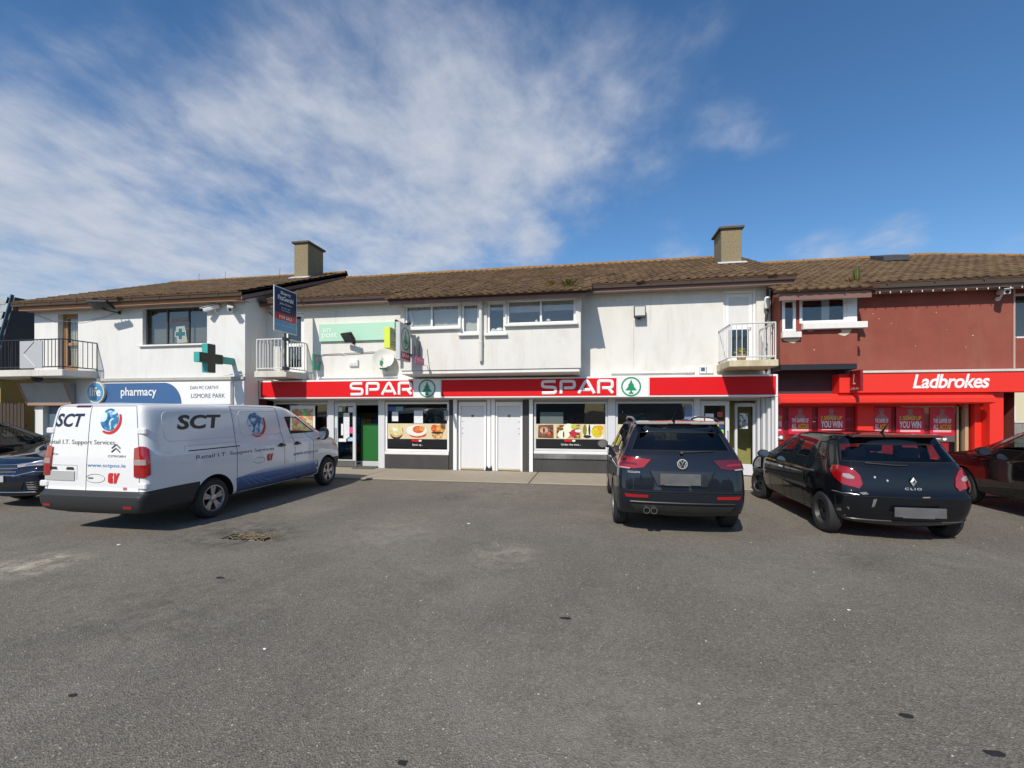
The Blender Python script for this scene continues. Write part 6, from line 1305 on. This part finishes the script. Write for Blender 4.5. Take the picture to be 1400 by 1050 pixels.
def suv_rows(kz=1.0, kh=1.0):
    rows = [D(zr=.27,zs=.24,zf=.22,yr=-.66,yf=3.42,w=.82,m=0), D(zr=.36,zs=.30,zf=.32,yr=-.81,yf=3.54,w=.90,m=0), D(zr=.52,zs=.50,zf=.52,yr=-.87,yf=3.60,w=.918,m=0,crease=.3), D(zr=.65,zs=.66,zf=.66,yr=-.885,yf=3.60,w=.92,m=0,crease=.5), D(zr=.84,zs=.84,zf=.82,yr=-.86,yf=3.56,w=.915,m=0), D(zr=.97,zs=.97,zf=.94,yr=-.84,yf=3.40,w=.905,m=0,crease=.4), D(zr=1.10,zs=1.04,zf=1.02,yr=-.81,yf=3.0,w=.88,m=.15), D(zr=1.18,zs=(1.13,1.08),zf=1.09,yr=-.78,yf=2.56,w=.85,m=.45), D(zr=1.52,zs=1.52,zf=1.51,yr=-.52,yf=1.86,w=.68,m=1), D(zr=1.60,zs=1.61,zf=1.60,yr=-.60,yf=1.60,w=.61,m=1,crease=.25), D(zr=1.65,zs=1.65,zf=1.65,yr=-.2,yf=1.2,w=.42,m=1)]
    for r in rows: r.update(br=.085, cr=.13, wr=r['w']*.945)
    return rows
SUVL = ([-.62,-.44,.40,.46,1.30,1.37,2.25,2.6,2.85], [-.36,-.26,.20,.26,1.16,1.24,1.42,1.50,1.58])
def arch_trim(c, ays, r0, r1, z, x, mat):
    for ay in ays:
        for sx in (-1, 1):
            m = MB(); n = 22; A = (-sx,0,0)
            for i in range(n+1):
                a = R(-25+230*i/n)
                for rr_ in (r0, r1):
                    m.v.append(tuple(c.snap((sx*1.0, ay+rr_*math.cos(a), max(.26, z+rr_*math.sin(a))), .010, A)))
            m.f = [(2*i,2*i+1,2*i+3,2*i+2) for i in range(n)]; m.build('arch_trim', mat, c.root, smooth='all', fix=False)
def tiguan():
    P = paint('blue_black_paint', (.010,.013,.020), .35, .25)
    c = Car('parked_suv', 'dark blue-black SUV with roof rails and round badge, backed by the shop window', 'car', (4.07,-5.46,0), 0)
    K = 9; c.shell(suv_rows(), SUVL[0], SUVL[1], None, hatch_tag(K, 0), hatch_mats(P, PLASTIC, GLASSD, GLASSD), ((0,.35),(2.60,.35)), .40, .92)
    for y in (0, 2.60):
        for sd_ in (-1, 1): c.wheel(sd_*.905, y, .35, .225, .225, 5, ALLOY, sd_)
    B = (0,1,0); A = (1,0,0)
    for sx in (-1, 1):
        l = c.patch('tail_light', [(sx*x,y,z) for x,y,z in ((.42,-.86,1.12),(.66,-.82,1.135),(.84,-.72,1.125),(.90,-.50,1.08),(.90,-.52,1.02),(.86,-.70,.985),(.66,-.83,.975),(.52,-.86,1.0))], LRED_ if sx < 0 else LDK, .012, .02)
        c.patch('lamp_bar', [(sx*x,y,z) for x,y,z in ((.62,-.84,1.06),(.86,-.70,1.06),(.86,-.70,1.03),(.60,-.84,1.03))], LDK if sx < 0 else LRED_, .016, .004, parent=l, cuts=2); c.patch('reverse_lamp', [(sx*x,y,z) for x,y,z in ((.70,-.82,.985),(.86,-.70,.99),(.86,-.70,.97),(.72,-.82,.968))], LCLEAR, .017, .005, parent=l, cuts=2)
        c.patch('reflector', [(sx*x,-.87,z) for x, z in ((.46,.605),(.78,.61),(.76,.565),(.46,.565))], LRED_, .008, .01, B, cuts=2)
        MB().tube([(sx*.60,-.38,1.60),(sx*.60,-.30,1.665),(sx*.60,.1,1.685),(sx*.60,.9,1.685),(sx*.59,1.28,1.655),(sx*.585,1.36,1.62)], .016, 8).build('roof_rail', STEEL if sx < 0 else BLACKM, c.root, smooth=True); c.mirror(sx, (sx*1.02,1.98,1.12), BLACKM, (.11,.08,.085))
    rec = c.patch('plate_recess', [(-.43,-.86,.94),(.43,-.86,.94),(.33,-.87,.735),(-.33,-.87,.735)], M('recess_dark', (.010,.011,.014), .4, coat=.5), .006, 0, B, cuts=3); c.line('recess_edge', [(-.43,-.86,.94),(-.33,-.87,.735),(.33,-.87,.735),(.43,-.86,.94)], P, .010, B, .004)
    box('number_plate', -.30, .24, -.895, -.884, .755, .915, PLATED, c.root, bevel=.004); box('plate_edge', -.24, .10, -.897, -.8955, .752, .764, CHROME, c.root)
    bz, by = 1.05, -.858; MB().lathe([(.066,0),(.070,.008),(.058,.010),(.056,0)], (0,by,bz), (0,-1,0), 30, close=True).build('badge_ring', SILV, c.root, smooth=True)
    MB().lathe([(.058,0),(.058,.003)], (0,by+.001,bz), (0,-1,0), 30).build('badge_disc', BLACKM, c.root); bl = MB(); yy = by-.006
    bl.tube([(-.030,yy,bz+.050),(0,yy,bz+.008),(.030,yy,bz+.050)], .0055, 5); bl.tube([(-.050,yy,bz+.024),(-.024,yy,bz-.046),(0,yy,bz-.004),(.024,yy,bz-.046),(.050,yy,bz+.024)], .0055, 5); bl.build('badge_letters', SILV, c.root)
    lettering('TIGUAN', c.root, SILV, (-.74,-.86,.905), .17, .028, bold=.01, snap=lambda p: c.snap(p, .005, B))
    c.line('bumper_line', [(-.80,-.80,.655),(0,-.885,.655),(.80,-.80,.655)], CHROME if False else P, .012, B, .006); c.line('bumper_line', [(-.80,-.80,.63),(0,-.885,.63),(.80,-.80,.63)], SEAM, .006, B, .002)
    c.patch('diffuser', [(-.70,-.80,.46),(.70,-.80,.46),(.62,-.78,.36),(-.62,-.78,.36)], PLASTIC, .012, .015, B, cuts=3); c.line('diffuser_trim', [(-.70,-.84,.50),(.70,-.84,.50)], BLACKM, .012, B, .008)
    for x in (-.48, -.38): MB().lathe([(.042,0),(.045,.10),(.038,.10),(.036,.01)], (x,-.76,.385), (0,-1,0), 20, close=True).build('exhaust', CHROME, c.root, smooth=True); MB().lathe([(.036,0),(.036,.01)], (x,-.78,.385), (0,-1,0), 16).build('exhaust_bore', SEAM, c.root)
    for x in (-.25, .32): c.patch('parking_sensor', [(p[0],-.87,p[1]) for p in ell(x,.44,.018,.018,10)], BLACKM, .014, .004, B, cuts=1)
    c.line('wiper', [(0,-.78,1.205),(.44,-.76,1.225)], BLACKM, .010, B, .016); MB().lathe([(.025,0),(.02,.03)], (.0,-.79,1.20), (0,-1,.3), 12).build('wiper_boss', BLACKM, c.root)
    sp = MB().prism([(-.62,1.595),(-.66,1.60),(-.40,1.645),(-.30,1.64),(-.35,1.60)], 'x', -.60, .60); sp.build('spoiler', P, c.root, bevel=.012, smooth=True); box('brake_light', -.16, .16, -.647, -.635, 1.598, 1.610, LDK, c.root)
    MB().tube([(0,-.15,1.65),(0,-.22,1.71),(0,-.36,1.79)], [.03,.014,.004], 8).build('antenna', BLACKM, c.root, smooth=True)
    arch_trim(c, (0, 2.60), .395, .445, .35, 1, PLASTIC)
    for y in (.62, 1.50): c.patch('handle', [(-1.0,y+.02,.93),(-1.0,y+.20,.94),(-1.0,y+.20,.97),(-1.0,y+.02,.96)], P, .022, .02, A, cuts=2)
    c.line('window_trim', [(-1.0,-.40,1.12),(-1.0,.4,1.105),(-1.0,1.3,1.09),(-1.0,2.1,1.07)], CHROME, .008, A, .002)
    for x in (-.38, .38): c.seat(x, 1.15, .62, .60, .24); c.seat(x, .25, .66, .56, .24)
    box('dashboard', -.74, .74, 1.75, 2.3, .6, 1.02, CABIN, c.root, bevel=.05)
tiguan()
def clio():
    P = paint('black_paint', (.0065,.0075,.010), .2, .22)
    c = Car('parked_hatchback', 'small black hatchback with steel wheels and a scuffed bumper', 'car', (7.02,-5.50,0), 0); K = 9
    rows = [D(zr=.20,zs=.19,zf=.19,yr=-.40,yf=3.15,w=.72,m=0), D(zr=.30,zs=.27,zf=.28,yr=-.56,yf=3.28,w=.82,m=0), D(zr=.48,zs=.46,zf=.46,yr=-.62,yf=3.36,w=.852,m=0), D(zr=.64,zs=.62,zf=.62,yr=-.645,yf=3.36,w=.862,m=0,crease=.5), D(zr=.69,zs=.70,zf=.70,yr=-.580,yf=3.33,w=.858,m=0,crease=.25), D(zr=.86,zs=.86,zf=.80,yr=-.555,yf=3.15,w=.848,m=0,crease=.25), D(zr=.98,zs=.935,zf=.90,yr=-.53,yf=2.75,w=.825,m=.15), D(zr=1.05,zs=(1.05,.98),zf=.99,yr=-.50,yf=2.40,w=.795,m=.45), D(zr=1.365,zs=1.37,zf=1.36,yr=-.24,yf=1.62,w=.70,m=1), D(zr=1.43,zs=1.435,zf=1.43,yr=-.30,yf=1.35,w=.645,m=1,crease=.2), D(zr=1.475,zs=1.475,zf=1.475,yr=.1,yf=.95,w=.45,m=1)]
    for r in rows: r.update(br=.10, cr=.15, wr=r['w']*.93)
    mt = hatch_mats(P, P, glass('clio_rear_glass', (.70,.76,.76), .005), glass('clio_rear_glass')); c.shell(rows, [-.36,-.16,.36,.42,1.10,1.16,1.95,2.3,2.5], [.02,.10,.30,.36,.86,.93,1.14,1.22,1.30], None, hatch_tag(K, -1, 4), mt, ((0,.30),(2.56,.30)), .345, .86)
    STW = M('steel_wheel', (.035,.035,.036), .5, var=.2)
    for y in (0, 2.56):
        for sd_ in (-1, 1): c.wheel(sd_*.835, y, .305, .19, .185, 'steel', STW, sd_, steer=R(8) if y > 1 else 0)
    B = (0,1,0); A = (1,0,0)
    for sx in (-1, 1):
        l = c.patch('tail_light', [(sx*x,y,z) for x,y,z in ((.66,-.52,1.03),(.80,-.40,1.06),(.86,-.22,1.05),(.87,-.20,.98),(.86,-.32,.86),(.78,-.48,.78),(.60,-.58,.745),(.56,-.58,.80),(.58,-.56,.92))], LRED_, .012, .02); c.patch('reverse_lamp', [(sx*x,y,z) for x,y,z in ((.65,-.57,.90),(.71,-.52,.94),(.77,-.45,.935),(.78,-.46,.89),(.73,-.50,.865),(.67,-.57,.87))], LCLEAR, .018, .008, parent=l, cuts=2); c.mirror(sx, (sx*.97,1.88,.98), BLACKM, (.10,.07,.075))
    box('number_plate', -.24, .36, -.663, -.650, .385, .515, PLATED, c.root, bevel=.004); box('plate_edge', -.15, .22, -.666, -.6635, .378, .388, CHROME, c.root)
    dm = MB(); cx, cz, y = .03, .845, -.575
    for s_, dy in ((1.0,0),):
        o = [(0,.062),(.040,0),(0,-.062),(-.040,0)]; i_ = [(0,.028),(.016,0),(0,-.028),(-.016,0)]
        for k in range(4):
            q = (k+1)%4; dm.add([(cx+o[k][0],y,cz+o[k][1]),(cx+o[q][0],y,cz+o[q][1]),(cx+i_[q][0],y-.014,cz+i_[q][1]),(cx+i_[k][0],y-.014,cz+i_[k][1])], [(0,1,2,3)]); dm.add([(cx+i_[k][0],y-.014,cz+i_[k][1]),(cx+i_[q][0],y-.014,cz+i_[q][1]),(cx+i_[q][0],y,cz+i_[q][1]),(cx+i_[k][0],y,cz+i_[k][1])], [(0,1,2,3)])
    dm.build('badge', SILV, c.root); lettering('CLIO', c.root, SILV, (-.07,-.58,.735), .20, .030, bold=.015, space=1.3, snap=lambda p: c.snap(p, .005, B))
    for x, z in ((-.40,.89),(-.26,.85)): c.patch('lock', [(p[0],-.58,p[1]) for p in ell(x,z,.012,.015,10)], SILV, .006, .003, B, cuts=1)
    c.line('wiper', [(-.48,-.46,1.075),(-.10,-.50,1.05),(.0,-.50,1.055)], BLACKM, .010, B, .014)
    c.line('bumper_lip', [(-.78,-.50,.31),(-.4,-.60,.30),(.4,-.60,.30),(.78,-.50,.31)], M('lip_grey', (.05,.05,.05), .4), .012, B, .006)
    scf = M('scuffed_paint', (.16,.15,.14), .8, var=.5, scale=30)
    for P_ in ([(-.60,.68),(-.52,.69),(-.50,.665),(-.57,.655)], [(-.46,.60),(-.42,.61),(-.44,.50),(-.47,.49)], [(.10,.655),(.20,.66),(.19,.645),(.11,.642)], [(-.83,.42),(-.77,.44),(-.76,.40),(-.80,.38)]): c.patch('scuff', [(p[0],-.64,p[1]) for p in P_], scf, .003, 0, B, cuts=2)
    c.line('bumper_strip', [(-.86,-.30,.665),(-.80,-.48,.668),(-.62,-.59,.668)], STEEL, .006, None, .004); c.line('rub_strip', [(-1.0,.40,.60),(-1.0,1.1,.60)], PLASTIC, .018, A, .004); c.line('rub_strip', [(-1.0,1.18,.60),(-1.0,1.92,.60)], PLASTIC, .018, A, .004)
    for y in (.52, 1.26): c.patch('handle', [(-1.0,y,.795),(-1.0,y+.17,.80),(-1.0,y+.17,.825),(-1.0,y,.82)], CHROME if y > 1 else P, .02, .02, A, cuts=2)
    c.patch('side_repeater', [(-1.0,y,z) for y,z in ((2.10,.655),(2.20,.66),(2.20,.64),(2.10,.635))], LCLEAR, .006, .004, A, cuts=1)
    sp = MB().prism([(-.30,1.42),(-.35,1.425),(-.16,1.465),(-.06,1.46)], 'x', -.58, .58); sp.build('spoiler', P, c.root, bevel=.01, smooth=True); box('brake_light', -.12, .12, -.338, -.328, 1.427, 1.440, LDK, c.root)
    MB().tube([(0,.05,1.47),(0,-.02,1.53),(0,-.12,1.62)], [.022,.010,.003], 8).build('antenna', BLACKM, c.root, smooth=True)
    for x in (-.34, .34): c.seat(x, 1.05, .50, .58, .23); c.seat(x, .22, .56, .48, .24)
    box('dashboard', -.68, .68, 1.62, 2.1, .5, .92, CABIN, c.root, bevel=.05); box('parcel_shelf', -.60, .60, -.40, .05, .93, .95, CABIN, c.root); box('paper_sheet', -.02, .26, -.36, -.20, .955, .965, PAPER, c.root)
    MB().tube([(-.34+.17*math.cos(a*.2618), 1.58+.07*math.sin(a*.2618), .92+.16*math.sin(a*.2618)) for a in range(25)], .015, 6).build('steering_wheel', CABIN, c.root, smooth=True)
clio()
# ---- cars at the edges of the picture
def edge_car(name, label, pos, yaw, P, front=False, rg=None):
    c = Car(name, label, 'car', pos, yaw); K = 9; rows = suv_rows()
    for r in rows:
        for k in ('zr','zf'): r[k] = .2+(r[k]-.2)*.95
        r['zs'] = tuple(.2+(z-.2)*.95 for z in r['zs']) if isinstance(r['zs'], tuple) else .2+(r['zs']-.2)*.95
    c.shell(rows, SUVL[0], SUVL[1], None, hatch_tag(K, 0), hatch_mats(P, PLASTIC, GLASSD, GLASSC), ((0,.34),(2.60,.34)), .385, .92)
    for y in (0, 2.60):
        for sd_ in (-1, 1): c.wheel(sd_*.90, y, .335, .22, .215, 5, ALLOY, sd_)
    F_ = (0,-1,0)
    for sx in (-1, 1):
        c.mirror(sx, (sx*1.0,1.98,1.06), P, (.11,.08,.08)); l = c.patch('headlamp', [(sx*x,y,z) for x,y,z in ((.40,3.50,.83),(.62,3.42,.87),(.82,3.25,.91),(.88,3.10,.90),(.87,3.15,.83),(.74,3.36,.78),(.44,3.50,.77))], LCLEAR if front else LCLEAR, .010, .015); c.patch('lamp_core', [(sx*x,y,z) for x,y,z in ((.55,3.47,.84),(.76,3.33,.86),(.76,3.34,.82),(.55,3.47,.80))], CHROME, .014, .004, parent=l, cuts=2); c.line('lamp_brow', [(sx*.36,3.52,.845),(sx*.62,3.43,.885),(sx*.86,3.2,.925)], CHROME, .008, None, .014)
        c.patch('tail_light', [(sx*x,y,z) for x,y,z in ((.5,-.85,1.05),(.84,-.72,1.06),(.88,-.55,1.0),(.86,-.70,.93),(.55,-.85,.93))], LRED_, .012, .02)
        for y in (.62, 1.50): c.patch('handle', [(sx*1.0,y+.02,.885),(sx*1.0,y+.20,.89),(sx*1.0,y+.20,.92),(sx*1.0,y+.02,.915)], P, .02, .02, (-sx,0,0), cuts=2)
        c.patch('side_repeater', [(sx*1.0,y,z) for y,z in ((2.32,.94),(2.42,.955),(2.50,.945),(2.42,.925))], CHROME, .008, .005, (-sx,0,0), cuts=1)
    c.patch('grille', [(-.42,3.6,.80),(.42,3.6,.80),(.34,3.6,.66),(-.34,3.6,.66)], SEAM, .006, 0, F_, cuts=3)
    for z in (.82,.76,.70,.64): c.line('grille_bar', [(-.46,3.6,z),(0,3.6,z-.01),(.46,3.6,z)], CHROME, .009, F_, .008)
    c.patch('lower_grille', [(-.60,3.6,.52),(.60,3.6,.52),(.50,3.5,.36),(-.50,3.5,.36)], SEAM, .008, 0, F_, cuts=3)
    for sx in (-1,1):
        c.line('bumper_blade', [(sx*.42,3.58,.62),(sx*.66,3.48,.68),(sx*.84,3.3,.70)], CHROME, .010, None, .008); 
        for k in range(5): c.line('fog_slat', [(sx*.62,3.45,.40+.03*k),(sx*.80,3.3,.41+.03*k)], BLACKM, .007, None, .010)
    c.line('lower_lip', [(-.8,3.35,.33),(0,3.55,.32),(.8,3.35,.33)], CHROME, .010, F_, .008)
    box('number_plate', -.26, .26, 3.585, 3.60, .52, .63, PLATE_, c.root)
    for x in (-.38, .38): c.seat(x, 1.15, .60, .56, .24); c.seat(x, .25, .64, .52, .24)
    box('dashboard', -.74, .74, 1.75, 2.3, .55, .98, CABIN, c.root, bevel=.05)
    return c
edge_car('parked_car', 'navy car with chrome grille bars parked nose outwards beside the van', (-7.75,-3.0,0), R(180), paint('navy_paint', (.007,.012,.028), .4, .25), True)
edge_car('parked_car', 'black car parked nose in beyond the navy car, only its side glass showing', (-12.25,-5.55,0), 0, paint('black_paint2', (.006,.007,.009), .2, .22))
edge_car('parked_car', 'dark brown car parked nose in on the far side of the black hatchback', (10.82,-5.35,0), 0, paint('brown_black_paint', (.010,.008,.008), .35, .28))
